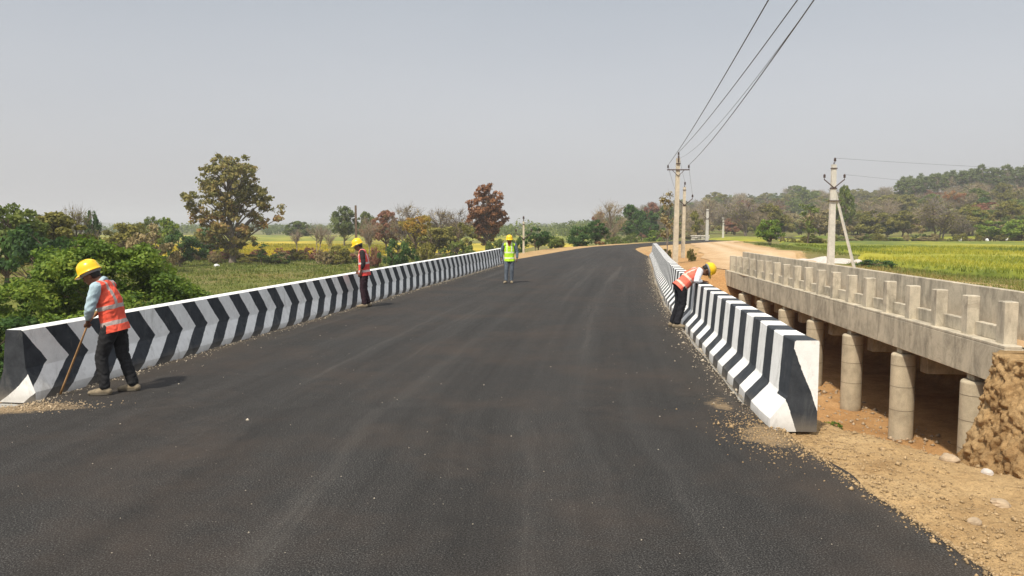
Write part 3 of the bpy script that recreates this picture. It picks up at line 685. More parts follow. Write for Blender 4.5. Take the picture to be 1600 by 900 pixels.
    loft_np(b, [pel - tdir * .16, pel - tdir * .05, pel + tdir * .05, che - tdir * .02, nek - tdir * .13, nek - tdir * .05], [.190, .184, .172, .180, .165, .118], [.158, .146, .132, .135, .122, .085], sY)
    for s, q in ((1, 'L'), (-1, 'R')):
        sh = g['sh' + q]; loft_np(b, [nek - tdir * .045 + sY * .045 * s, nek.lerp(sh, .86) - tdir * .012], [.072, .066], [.085, .078], (0, 0, 1), 12)
    v = remeshed(b, 'safety_vest', mat_vest('vest_' + cols['n'], cols['vest'], cols['band']), root, .0095, 2, .007)
    co = np.zeros(len(v.data.vertices) * 3, np.float32); v.data.vertices.foreach_get('co', co); co = co.reshape(-1, 3)
    pa = np.array(pel - tdir * .10); pb = np.array(nek); dv = pb - pa; tt = ((co - pa) @ dv) / (dv @ dv)
    fattr(v.data, 'vt', tt); fattr(v.data, 'vw', co[:, 1])
    bm = bmesh.new(); bm.from_mesh(v.data); pc = pel - tdir * .105
    bmesh.ops.bisect_plane(bm, geom=bm.verts[:] + bm.edges[:] + bm.faces[:], plane_co=pc, plane_no=tdir, clear_inner=True); bm.to_mesh(v.data); bm.free()
    for s, q in ((1, 'L'), (-1, 'R')):
        an, to = g['an' + q], g['toe' + q]; d = (to - an); d.z = 0; d.normalize(); sd_ = V((-d.y, d.x, 0)); a0 = V((an.x, an.y, 0))
        b = MB(); loft_np(b, [a0 - d * .045 + V((0, 0, .045)), a0 + d * .03 + V((0, 0, .048)), a0 + d * .11 + V((0, 0, .038)), a0 + d * .175 + V((0, 0, .030))], [.040, .043, .049, .040], [.042, .046, .036, .026], sd_, 12)
        loft_np(b, [an + V((0, 0, .03)), a0 + V((0, 0, .06))], [.042, .043], [.044, .046], sd_, 12)
        sh = remeshed(b, 'shoe', SHOE, root, .008, 2)
        b = MB(); T2 = Matrix.Translation(a0 + d * .062) @ Matrix((d, sd_, V((0, 0, 1)))).transposed().to_4x4()
        b.lathe([(.97, .004), (1.0, .008), (1.0, .022), (.96, .026)], 20, T2 @ Matrix.Diagonal((.135, .050, 1, 1))); b.build('sole', mat_sole, sh, True)
    if scarf:
        b = MB(); ell(b, hed + hf * .055 - hu * .045, (.055, .068, .062), HM); loft_np(b, [hed - hu * .09 + hf * .03, nek + V((.07, 0, .0)), nek + V((.10, 0, -.10))], [.055, .06, .03], [.05, .045, .02], sY, 12)
        remeshed(b, 'scarf', mat_cloth('scarf_red', scarf, .5), root, .009, 2)
    return root
mat_sole = mat_plain('sole_rubber', (.10, .085, .065), .9)
RED_V = (.80, .105, .060)

# worker 1: raking with a stick at the foot of the left barrier
W1 = dict(pelvis=(-.05, 0, .85), chest=(0.0, 0, 1.13), neck=(.06, 0, 1.335), head=(.185, 0, 1.405), head_up=(.42, .0, .9), head_fwd=(.75, 0, -.55),
          shL=(.05, .185, 1.285), elL=(.115, .225, 1.03), haL=(.215, .085, .855), shR=(.06, -.18, 1.285), elR=(.12, -.20, 1.05), haR=(.195, -.03, .93),
          hdL=(.4, -.5, -.6), palmL=(-.5, .8, .2), palmR=(-.5, -.8, .2), curlL=1.0, curlR=1.0,
          knL=(.065, .10, .46), anL=(.03, .12, .085), toeL=(.17, .12, .04), knR=(-.09, -.10, .46), anR=(-.20, -.11, .085), toeR=(-.06, -.12, .04), cuff=.62)
person('worker in orange vest and pale blue shirt scraping beside the left barrier', (-4.80, 9.10, 0), 182, W1,
       dict(n='pale_blue', shirt=(.36, .47, .53), trousers=(.022, .022, .024), vest=RED_V, band=(.40, .33, .31), collar=True))
# worker 2: standing looking down by the left barrier
W2 = dict(pelvis=(-.02, 0, .89), chest=(-.01, 0, 1.18), neck=(.02, 0, 1.41), head=(.115, 0, 1.50), head_up=(.35, 0, .93), head_fwd=(.8, 0, -.5),
          shL=(.01, .185, 1.36), elL=(-.02, .235, 1.09), haL=(.06, .20, .86), shR=(.01, -.185, 1.36), elR=(.02, -.23, 1.1), haR=(.13, -.18, .90), curlL=.5, curlR=.6,
          knL=(.02, .09, .48), anL=(-.02, .10, .085), toeL=(.12, .11, .04), knR=(-.0, -.09, .48), anR=(-.10, -.10, .085), toeR=(.04, -.11, .04), cuff=.45)
person('worker in red vest and dark shirt standing with bowed head beside the left barrier', (-3.66, 18.9, 0), 186, W2,
       dict(n='maroon', shirt=(.030, .026, .028), trousers=(.035, .018, .024), vest=(.72, .075, .065), band=(.62, .50, .48)))
# worker 3: facing the camera on the road
W3 = dict(pelvis=(0, 0, .88), chest=(0, 0, 1.17), neck=(.01, 0, 1.40), head=(.05, 0, 1.495), head_up=(.12, .02, 1), head_fwd=(1, .05, -.15),
          shL=(0, .19, 1.345), elL=(-.02, .27, 1.09), haL=(.05, .27, .86), shR=(0, -.19, 1.345), elR=(-.03, -.275, 1.10), haR=(.05, -.28, .87), curlL=.5, curlR=.5,
          knL=(.02, .085, .47), anL=(-.04, .07, .085), toeL=(.10, .09, .04), knR=(.05, -.10, .47), anR=(.04, -.12, .085), toeR=(.18, -.17, .04), cuff=.8)
person('worker in lime green vest and jeans standing alone on the asphalt', (-.09, 26.9, 0), -93, W3,
       dict(n='slate', shirt=(.10, .13, .17), trousers=(.105, .125, .155), vest=(.48, .78, .030), band=(.70, .72, .50)), scarf=(.26, .07, .06))
# worker 4: leaning over the right barrier
W4 = dict(pelvis=(.13, 0, .84), chest=(.30, 0, 1.01), neck=(.47, 0, 1.135), head=(.61, 0, 1.13), head_up=(.95, 0, .25), head_fwd=(.25, 0, -1),
          shL=(.43, .18, 1.115), elL=(.36, .25, .93), haL=(.545, .16, .905), shR=(.43, -.18, 1.115), elR=(.34, -.25, .93), haR=(.535, -.12, .915), palmL=(0, 0, 1), palmR=(0, 0, 1), curlL=.15, curlR=.15,
          knL=(.10, .09, .46), anL=(-.02, .11, .085), toeL=(.12, .12, .04), knR=(.13, -.09, .46), anR=(.0, -.12, .085), toeR=(.13, -.13, .04), cuff=.55)
person('worker in orange vest and white sleeves bending over the top of the right barrier', (3.22, 15.1, 0), 4, W4,
       dict(n='white', shirt=(.62, .62, .66), trousers=(.016, .016, .020), vest=(.80, .15, .10), band=(.66, .47, .40)))
b = MB(); b.tube([(-5.0 + .09, 9.06, 1.0), (-5.02, 9.04, .86), (-5.12, 9.02, .60), (-5.30, 8.99, .16), (-5.36, 8.985, .012)], [.013, .013, .0125, .012, .014], 10)
st = b.build('wooden_stick', mat_plain('bamboo', (.33, .19, .085), .7, .2, 30), None, True); tag(st, 'long thin wooden stick held by the worker scraping beside the left barrier', 'stick')

# ------------------------------------------------------------------ power poles and wires
def insulator(parent, x, y, z, s=1.0):
    b = MB(); b.lathe([(.012 * s, 0), (.012 * s, .07 * s), (.05 * s, .08 * s), (.06 * s, .12 * s), (.035 * s, .14 * s), (.055 * s, .16 * s), (.05 * s, .2 * s), (.03 * s, .24 * s), (.01, .25 * s)], 12, Matrix.Translation((x, y, z)))
    return b.build('insulator', M['insul'], parent, True)
def pole(label, px, d, ztop, w0, w1, kind, mat, rz=0, lean=0, strut=False, group='concrete power poles'):
    X = (px - 800) / FPX * d; z0 = Z(X, d) - .1; r = empty('power_pole', (X, d, z0), rz); tag(r, label, 'power pole', group); h = ztop - z0
    b = MB(); n = 4; vs = []; fs = []
    for i, (t_, w_) in enumerate(((0, w0), (.5, (w0 + w1) / 2), (1, w1))):
        for a_, q in ((-1, -1), (1, -1), (1, 1), (-1, 1)): vs.append((a_ * w_ / 2 + lean * h * t_, q * w_ * .36, h * t_))
    fs = [(3, 2, 1, 0), (8, 9, 10, 11)]
    for i in range(2):
        for k_ in range(4): l = (k_ + 1) % 4; fs.append((i * 4 + k_, i * 4 + l, i * 4 + 4 + l, i * 4 + 4 + k_))
    b.add(vs, fs); b.build('shaft', mat, r)
    ends = []; lx = lean * h
    if kind == 'cross':
        b = MB(); hw = .72; b.box((lx, -.12, h - .75), (2 * hw, .07, .07)); b.box((lx, -.1, h - .05), (.08, .08, .42)); b.box((lx, -.09, h - .35), (w1 * 1.2, .16, .05))
        b.tube([(lx, -.12, h - 1.15), (lx + .38, -.12, h - .78)], .018, 6); b.tube([(lx, -.12, h - 1.15), (lx - .38, -.12, h - .78)], .018, 6)
        c = b.build('crossarm', M['steel'], r)
        for x_, z_ in ((-hw + .05, h - .71), (hw - .05, h - .71), (0, h + .12)): insulator(c, lx + x_, -.12, z_, 1.1); ends.append(Vector((X + lx + x_, d - .12, z0 + z_ + .26)))
    if kind == 'vee':
        b = MB()
        for s in (-1, 1): b.tube([(lx, -.12, h - 1.35), (lx + s * .52, -.12, h - .92), (lx + s * .60, -.12, h - .86)], .032, 8); 
        b.box((lx, -.02, h - 1.37), (w1 * 1.35, w1 * .95, .06)); b.box((lx, -.02, h - .22), (w1 * 1.3, w1 * .9, .05)); b.tube([(lx, 0, h), (lx, 0, h + .12)], .03, 8)
        c = b.build('crossarm', M['steel'], r)
        for x_, z_ in ((-.58, h - .86), (.58, h - .86), (0, h + .08)): insulator(c, lx + x_, -.12, z_, 1.25); ends.append(Vector((X + lx + x_, d - .12, z0 + z_ + .28)))
    if strut:
        b = MB(); zt = h * .76; b.tube([(lx * .76 + .1, -.02, zt), (1.32, -.35, -.1)], [.075, .095], 4); b.build('stay_strut', mat, r)
        b = MB(); b.box((.12, -.02, h * .66), (w0 * 1.7, w0 * 1.0, .05)); b.build('clamp', M['steel'], r)
    return r, ends
pA, eA = pole('tall weathered pole with a dark straight crossarm behind the end of the right barrier', 1055, 50, 6.35, .33, .23, 'cross', M['pole'], lean=.012)
pB, eB = pole('stout pale pole with two slanting arms and a leaning strut beyond the old bridge', 1298, 45, 5.55, .37, .25, 'vee', M['pole_grey'], strut=True, lean=.002)
pC, eC = pole('brown pole with upward bent arms standing just behind the tall weathered pole', 1067, 58, 4.9, .27, .18, 'vee', M['pole'], lean=.006)
pD, eD = pole('distant pale pole at the far bend of the earth road', 1104, 105, 4.3, .40, .30, 'vee', M['pole_grey'])
pE, eE = pole('distant thin pole right of the pale pole at the far bend', 1129, 112, 3.3, .28, .22, 'cross', M['pole_grey'])
pF, eF = pole('thin pole with a small forked top on the left verge behind the worker in lime', 818, 58, 2.35, .16, .12, 'vee', M['pole'])
pG, eG = pole('brown leaning pole rising from the scrub behind the worker in red', 557, 96, 4.55, .30, .22, '', M['bark'], lean=0)
def wire(a, bb, sag, r, label, name='power_line', group='overhead power lines'):
    a, bb = Vector(a), Vector(bb); pts = []
    for i in range(41):
        t_ = i / 40; p = a.lerp(bb, t_); p.z -= sag * 4 * t_ * (1 - t_); pts.append(p)
    b = MB(); b.tube(pts, r, 6); o = b.build(name, M['wire'], None, True); tag(o, label, 'power line', group); return o
E_ = Vector((0, -8, 6.9))
wire(eA[0], (1.36, -8, 7.0), .42, .0125, 'leftmost of the overhead wires rising from the tall weathered pole')
wire(eA[2], (2.26, -8, 7.3), .55, .0125, 'middle overhead wire rising from the top of the tall weathered pole')
wire(eA[1], (1.67, -8, 7.0), .62, .0125, 'rightmost of the overhead wires rising from the tall weathered pole')
wire(eA[2] + Vector((.05, 0, -.4)), (1.85, -8, 7.25), 1.15, .006, 'thin slack wire hanging between the middle and rightmost overhead wires')
wire(eB[2], (95, 62, 8.6), 1.5, .006, 'upper faint wire running right from the stout pale pole')
wire(eB[1], (95, 60, 7.4), 2.2, .005, 'lower faint wire running right from the stout pale pole')
for i, (e0, e1) in enumerate(zip(eA, eC)): wire(e0, e1, .12, .008, ('left', 'right', 'top')[i] + ' short wire linking the tall weathered pole to the brown pole behind')

# ------------------------------------------------------------------ trees
rng = np.random.default_rng(11)
def leaf_mesh(name, P, N, size, tint, aspect=.62):
    n = len(P); up = rng.normal(size=(n, 3)); N = N / np.linalg.norm(N, axis=1, keepdims=True)
    a = np.cross(N, up); a /= np.linalg.norm(a, axis=1, keepdims=True) + 1e-9; b = np.cross(N, a)
    s = size[:, None]; q = [P - a * s * .5, P + b * s * .5 * aspect + a * s * .05 - N * s * .08, P + a * s * .5 - N * s * .12, P - b * s * .5 * aspect + a * s * .05 - N * s * .08]
    V = np.stack(q, 1).reshape(-1, 3); F = np.arange(4 * n).reshape(n, 4); me = mesh_np(name, V, F)
    fattr(me, 'tint', np.repeat(tint, 4)); return me
def ring_tubes(segs, n=5):
    """segs: list of (pts (k,3), radii (k,))"""
    V = []; F = []; base = 0; an = np.arange(n) * 2 * np.pi / n
    for pts, rad in segs:
        k_ = len(pts); t = np.gradient(pts, axis=0); t /= np.linalg.norm(t, axis=1, keepdims=True) + 1e-9
        ref = np.where(np.abs(t[:, 2:3]) < .9, np.array([[0, 0, 1.]]), np.array([[1., 0, 0]]))
        u = np.cross(t, ref); u /= np.linalg.norm(u, axis=1, keepdims=True) + 1e-9; w = np.cross(t, u)
        ring = pts[:, None, :] + (u[:, None, :] * np.cos(an)[None, :, None] + w[:, None, :] * np.sin(an)[None, :, None]) * np.asarray(rad)[:, None, None]
        V.append(ring.reshape(-1, 3)); I = base + np.arange(k_ * n).reshape(k_, n); J = np.roll(I, -1, axis=1)
        F.append(np.stack([I[:-1], J[:-1], J[1:], I[1:]], -1).reshape(-1, 4)); base += k_ * n
    return np.concatenate(V), np.concatenate(F)
def tree_meshes(kind, H, lobes, nclump, nleaf, leaf, rc, trunk_r, fork=.3, twigs=0, stems=1, tint_fn=None, shell=.55, stem_spread=.3, droop=0, twig_len=.9, limb_r=.5, nlimb=110):
    """lobes: (x, y, z, rx, ry, rz) in metres; returns wood and foliage meshes"""
    lob = np.array(lobes, float); vol = lob[:, 3] * lob[:, 4] * lob[:, 5]; pick = rng.choice(len(lob), nclump, p=vol / vol.sum())
    d = rng.normal(size=(nclump, 3)); d /= np.linalg.norm(d, axis=1, keepdims=True); r = rng.uniform(shell, 1, nclump) ** .6
    cl = lob[pick, :3] + d * lob[pick, 3:] * r[:, None]; cl[:, 2] = np.maximum(cl[:, 2], leaf * .7)
    segs = []; tips = []
    trunks = []
    for s in range(stems):
        base = np.array([rng.normal(0, stem_spread * .4), rng.normal(0, stem_spread * .4), -.2]) if stems > 1 else np.array([0, 0, -.3])
        top = np.array([base[0] * 3 + rng.normal(0, H * .03), base[1] * 3 + rng.normal(0, H * .03), H * rng.uniform(.72, .9)])
        t_ = np.linspace(0, 1, 12)[:, None]; p = base + (top - base) * t_ + np.sin(t_ * 7 + s) * H * .010 * rng.normal(size=(1, 3)) * np.array([1, 1, 0])
        rad = trunk_r * (1 - t_[:, 0] * .86) * (1 + .5 * np.exp(-t_[:, 0] * 18)) / math.sqrt(stems); segs.append((p, rad)); trunks.append(p)
    for c in cl[:nlimb]:
        tr = trunks[rng.integers(len(trunks))]; zz = np.clip(c[2] - rng.uniform(.15, .5) * H * .5 - .3 * np.hypot(c[0], c[1]), fork * H * .8, H * .8)
        i = int(np.argmin(np.abs(tr[:, 2] - zz))); a = tr[i]; L = np.linalg.norm(c - a)
        t_ = np.linspace(0, 1, 7)[:, None]; mid = (a + c) / 2 + np.array([0, 0, .12 * L - droop * L]) + rng.normal(0, .06 * L, 3)
        p = (1 - t_) ** 2 * a + 2 * t_ * (1 - t_) * mid + t_ ** 2 * c; r0 = min(trunk_r * limb_r, .012 + .022 * L)
        segs.append((p, r0 * (1 - .85 * t_[:, 0]))); tips.append((p, L))
    if twigs:
        for k_ in range(twigs):
            p, L = tips[rng.integers(len(tips))]; j = rng.integers(2, 7); a = p[j]; dr = (p[j] - p[j - 1]); dr = dr / (np.linalg.norm(dr) + 1e-9)
            dr = dr + rng.normal(0, .6, 3) + np.array([0, 0, .25]); dr /= np.linalg.norm(dr); l_ = twig_len * rng.uniform(.5, 1.3); t_ = np.linspace(0, 1, 4)[:, None]
            q = a + dr * l_ * t_ + rng.normal(0, .05 * l_, (4, 3)) * t_; segs.append((q, .014 * H / 7 * (1 - .7 * t_[:, 0]) + .002 * H / 7))
    V, F = ring_tubes(segs, 5); wood = mesh_np(kind + '_wood', V, F, True)
    if nleaf == 0: return wood, None
    ci = rng.integers(0, nclump, nleaf); off = rng.normal(size=(nleaf, 3)); off /= np.linalg.norm(off, axis=1, keepdims=True)
    csz = rc * rng.uniform(.6, 1.35, nclump); off *= (rng.uniform(0, 1, nleaf) ** .5 * csz[ci])[:, None] * np.array([1, 1, .68])
    P = cl[ci] + off; P[:, 2] = np.maximum(P[:, 2], .05)
    ctr = lob[:, :3].mean(0); outw = (P - ctr); outw /= np.linalg.norm(outw, axis=1, keepdims=True) + 1e-9
    offn = off / (np.linalg.norm(off, axis=1, keepdims=True) + 1e-9)
    N = rng.normal(size=(nleaf, 3)) * .75 + offn * .7 + outw * .3 + np.array([0, 0, .55])
    ctint = rng.uniform(0, 1, nclump); tint = np.clip(.5 * ctint[ci] + .5 * rng.uniform(0, 1, nleaf), 0, 1)
    if tint_fn is not None: tint = tint_fn(P, tint)
    return wood, leaf_mesh(kind + '_leaves', P, N, leaf * rng.uniform(.6, 1.35, nleaf), tint)
def put(name, meshes, mats, loc, rz, sc, label, cat='tree', group=None, wname='trunk', cname='crown'):
    r = empty(name, loc, rz); r.scale = sc if hasattr(sc, '__len__') else (sc, sc, sc); tag(r, label, cat, group)
    w, l = meshes; link(wname, w, r, [mats[0]])
    if l: link(cname, l, r, [mats[1]])
    return r
def at(px, d): return (px - 800) / FPX * d
def place(px, d, dz=0): x = at(px, d); return (x, d, Z(x, d) + dz)

# --- single trees with a look of their own
big = tree_meshes('teak', 10.8, [(0, 0, 7.6, 3.0, 3.0, 2.9), (-1.9, 0, 6.0, 2.3, 2.2, 2.0), (1.6, 0, 6.2, 2.2, 2.2, 2.0), (0, 0, 3.5, 3.0, 2.6, 2.1), (-2.2, 0, 3.0, 1.7, 1.5, 1.5), (1.9, 0, 2.5, 1.6, 1.5, 1.3), (3.3, -.3, 4.6, 1.7, 1.5, 1.5), (-.5, 0, 9.0, 2.0, 2.0, 1.4), (0, 0, 1.9, 1.7, 1.7, 1.1)],
                  360, 13500, .31, .44, .30, .15, 60, tint_fn=lambda P, t: np.clip(t * .75 + .25 * np.exp(-((P[:, 2] - 4) / 1.6) ** 2), 0, 1), shell=.35, limb_r=.4)
put('teak_tree', big, (M['bark_grey'], L_TEAK), place(362, 76), .4, (1.03, 1.03, 1.03), 'tallest tree, olive brown with drying leaves, standing alone left of the road')
rust = tree_meshes('rust', 9.4, [(0, 0, 6.4, 2.4, 2.4, 2.7), (-.9, 0, 4.6, 2.1, 2.1, 1.8), (1.0, 0, 4.5, 2.2, 2.2, 1.9), (0, 0, 8.1, 1.4, 1.4, 1.1), (.3, 0, 2.5, 1.9, 1.9, 1.2)], 230, 10500, .31, .44, .24, .18, 40, shell=.4,
                   tint_fn=lambda P, t: np.where(P[:, 2] < 2.6, .9 + .1 * t, t * .8))
put('rust_tree', rust, (M['bark'], L_RUST), place(760, 98), 1.0, (1, 1, 1.0), 'rust brown leafy tree just left of where the road bends away')
bush = tree_meshes('bush', 4.9, [(0, 0, 2.6, 2.2, 1.9, 2.1), (.5, .5, 2.9, 2.1, 1.3, 1.6), (.9, .2, 2.0, 1.8, 1.3, 1.5), (-1.7, .2, 2.2, 1.5, 1.5, 1.6), (1.3, 0, 2.3, 1.5, 1.6, 1.6), (2.0, -.2, 1.3, 1.1, 1.3, 1.2), (-2.2, -.2, 1.0, 1.3, 1.3, 1.0), (.2, -1.0, 1.2, 1.9, 1.2, 1.2), (.6, 0, 4.0, 1.0, 1.0, .8)],
                   430, 90000, .118, .36, .06, .05, 0, stems=6, shell=.72, stem_spread=.8, limb_r=.12, tint_fn=lambda P, t: np.clip(t * .85 + .12 * sst(P[:, 2], 1.2, 4.2), 0, 1))
put('large_bush', bush, (M['bark'], L_GREEN), place(150, 20.5), .2, (1.0, .9, .90), 'big bright green leafy bush behind the near end of the left barrier', 'bush', None, 'stems', 'foliage')
lush = tree_meshes('lush', 4.2, [(0, 0, 2.0, 1.6, 1.6, 1.6), (1.1, 0, 1.4, 1.2, 1.2, 1.2), (-1.2, .3, 1.5, 1.3, 1.2, 1.2)], 110, 22000, .12, .36, .06, .05, 0, stems=4, shell=.72, stem_spread=.6, limb_r=.12)
put('large_bush', lush, (M['bark'], L_DARK), place(10, 19), .2, (.95, .95, .66), 'dark green bush at the left edge beside the big bright green bush', 'bush', None, 'stems', 'foliage')
put('shrub', lush, (M['bark'], L_MID), place(255, 24), 2.2, (.42, .42, .52), 'small olive green shrub against the right flank of the big bright bush', 'shrub', None, 'stems', 'foliage')

# --- kinds that repeat
def K(*a, **k_): return tree_meshes(*a, **k_)
KD = {}
for q in range(2): KD['round%d' % q] = K('round', 7, [(0, 0, 4.4, 2.6, 2.6, 2.2), (1.4, 0, 3.6, 1.8, 1.8, 1.5), (-1.5, .4, 3.5, 1.9, 1.8, 1.5), (rng.uniform(-1, 1), 0, 5.7, 1.5, 1.5, 1.1)], 70, 6500, .34, .62, .2, .2, 0, shell=.65)
for q in range(3): KD['scrub%d' % q] = K('scrub', 4, [(0, 0, 2.3, 2.0, 2.0, 1.5), (rng.uniform(-1.6, 1.6), rng.uniform(-1, 1), 1.5, 1.5, 1.5, 1.2), (rng.uniform(-1.6, 1.6), 0, 1.9, 1.2, 1.2, 1.0)], 50, 4200, .26, .50, .09, .1, 30, stems=3, shell=.5, stem_spread=.5)
for q in range(3): KD['bare%d' % q] = K('bare', 6, [(0, 0, 4.2, 2.1, 2.1, 1.7), (.8, 0, 3.2, 1.6, 1.6, 1.3)], 44, 700, .2, .7, .15, .22, 1100, stems=1 + q, shell=.5, stem_spread=.4, twig_len=1.0)
for q in range(2): KD['fan%d' % q] = K('fan', 5, [(0, 0, 4.0, 1.5, 1.5, .8)], 26, 0, .2, .5, .14, .45, 480, stems=2, shell=.4, twig_len=.8)
for q in range(3): KD['euc%d' % q] = K('euc', 12, [(0, 0, 9.0, 1.9, 1.9, 2.7), (rng.uniform(-.9, .9), 0, 7.0, 1.5, 1.5, 1.5), (0, 0, 10.6, 1.2, 1.2, 1.3)], 52, 3200, .40, .62, .16, .5, 0, shell=.5)
for q in range(2): KD['flat%d' % q] = K('flat', 5.5, [(0, 0, 4.4, 3.2, 2.8, .9), (1.8, 0, 4.0, 1.9, 1.9, .7), (-1.6, 0, 3.6, 1.7, 1.7, .7)], 50, 3600, .24, .5, .2, .28, 120, shell=.4, twig_len=.8)
for q in range(2): KD['low%d' % q] = K('low', 1.9, [(0, 0, .8, 1.7, 1.3, .8), (1.2, 0, .6, 1.1, 1.0, .6), (-1.2, 0, .6, 1.2, 1.0, .6)], 44, 3600, .20, .34, .05, .05, 0, stems=4, shell=.6, stem_spread=.8)
KD['sap'] = K('sap', 4.5, [(0, 0, 3.7, .6, .6, .8), (.25, 0, 2.6, .55, .5, .55), (-.2, 0, 1.8, .5, .5, .4)], 14, 420, .24, .36, .07, .25, 20, shell=.3)
KD['palm'] = K('sap', 4.5, [(0, 0, 3.0, 1.1, 1.1, 1.1)], 22, 500, .5, .5, .12, .4, 0, shell=.8, droop=.25)
HT = {'round': 6.9, 'scrub': 3.9, 'bare': 5.9, 'fan': 5.0, 'euc': 12.1, 'flat': 5.4, 'low': 1.75, 'sap': 4.7, 'palm': 4.6}
WD = {'round': 6.8, 'scrub': 4.8, 'bare': 4.6, 'fan': 3.4, 'euc': 4.4, 'flat': 7.6, 'low': 4.6, 'sap': 1.6, 'palm': 3.0}
_leafcopies = {}
def kind_put(name, kind, leafm, barkm, px, d, top, wpx, label, cat='tree', group=None, h=None, base_dz=0):
    """top: photo row of the treetop; wpx: its width there"""
    k0 = kind.rstrip('0123456789'); x = at(px, d); z0 = Z(x, d) + base_dz; H = h if h else HC + (YH - top) / FPX * d - z0
    sz = H / HT[k0]; sw = wpx / FPX * d / WD[k0]
    w, l = KD[kind]; key = (kind, leafm.name if leafm else '', barkm.name)
    if key not in _leafcopies:
        w2 = w.copy(); w2.materials.clear(); w2.materials.append(barkm); l2 = None
        if l: l2 = l.copy(); l2.materials.clear(); l2.materials.append(leafm)
        _leafcopies[key] = (w2, l2)
    w2, l2 = _leafcopies[key]; low = k0 in ('low', 'scrub')
    return put(name, (w2, l2), (barkm, leafm or barkm), (x, d, z0), random.uniform(0, 6.28), (sw, sw, sz), label, cat, group, 'stems' if low else 'trunk', 'foliage' if low else 'crown')
B, BP, BG = M['bark'], M['bark_pale'], M['bark_grey']
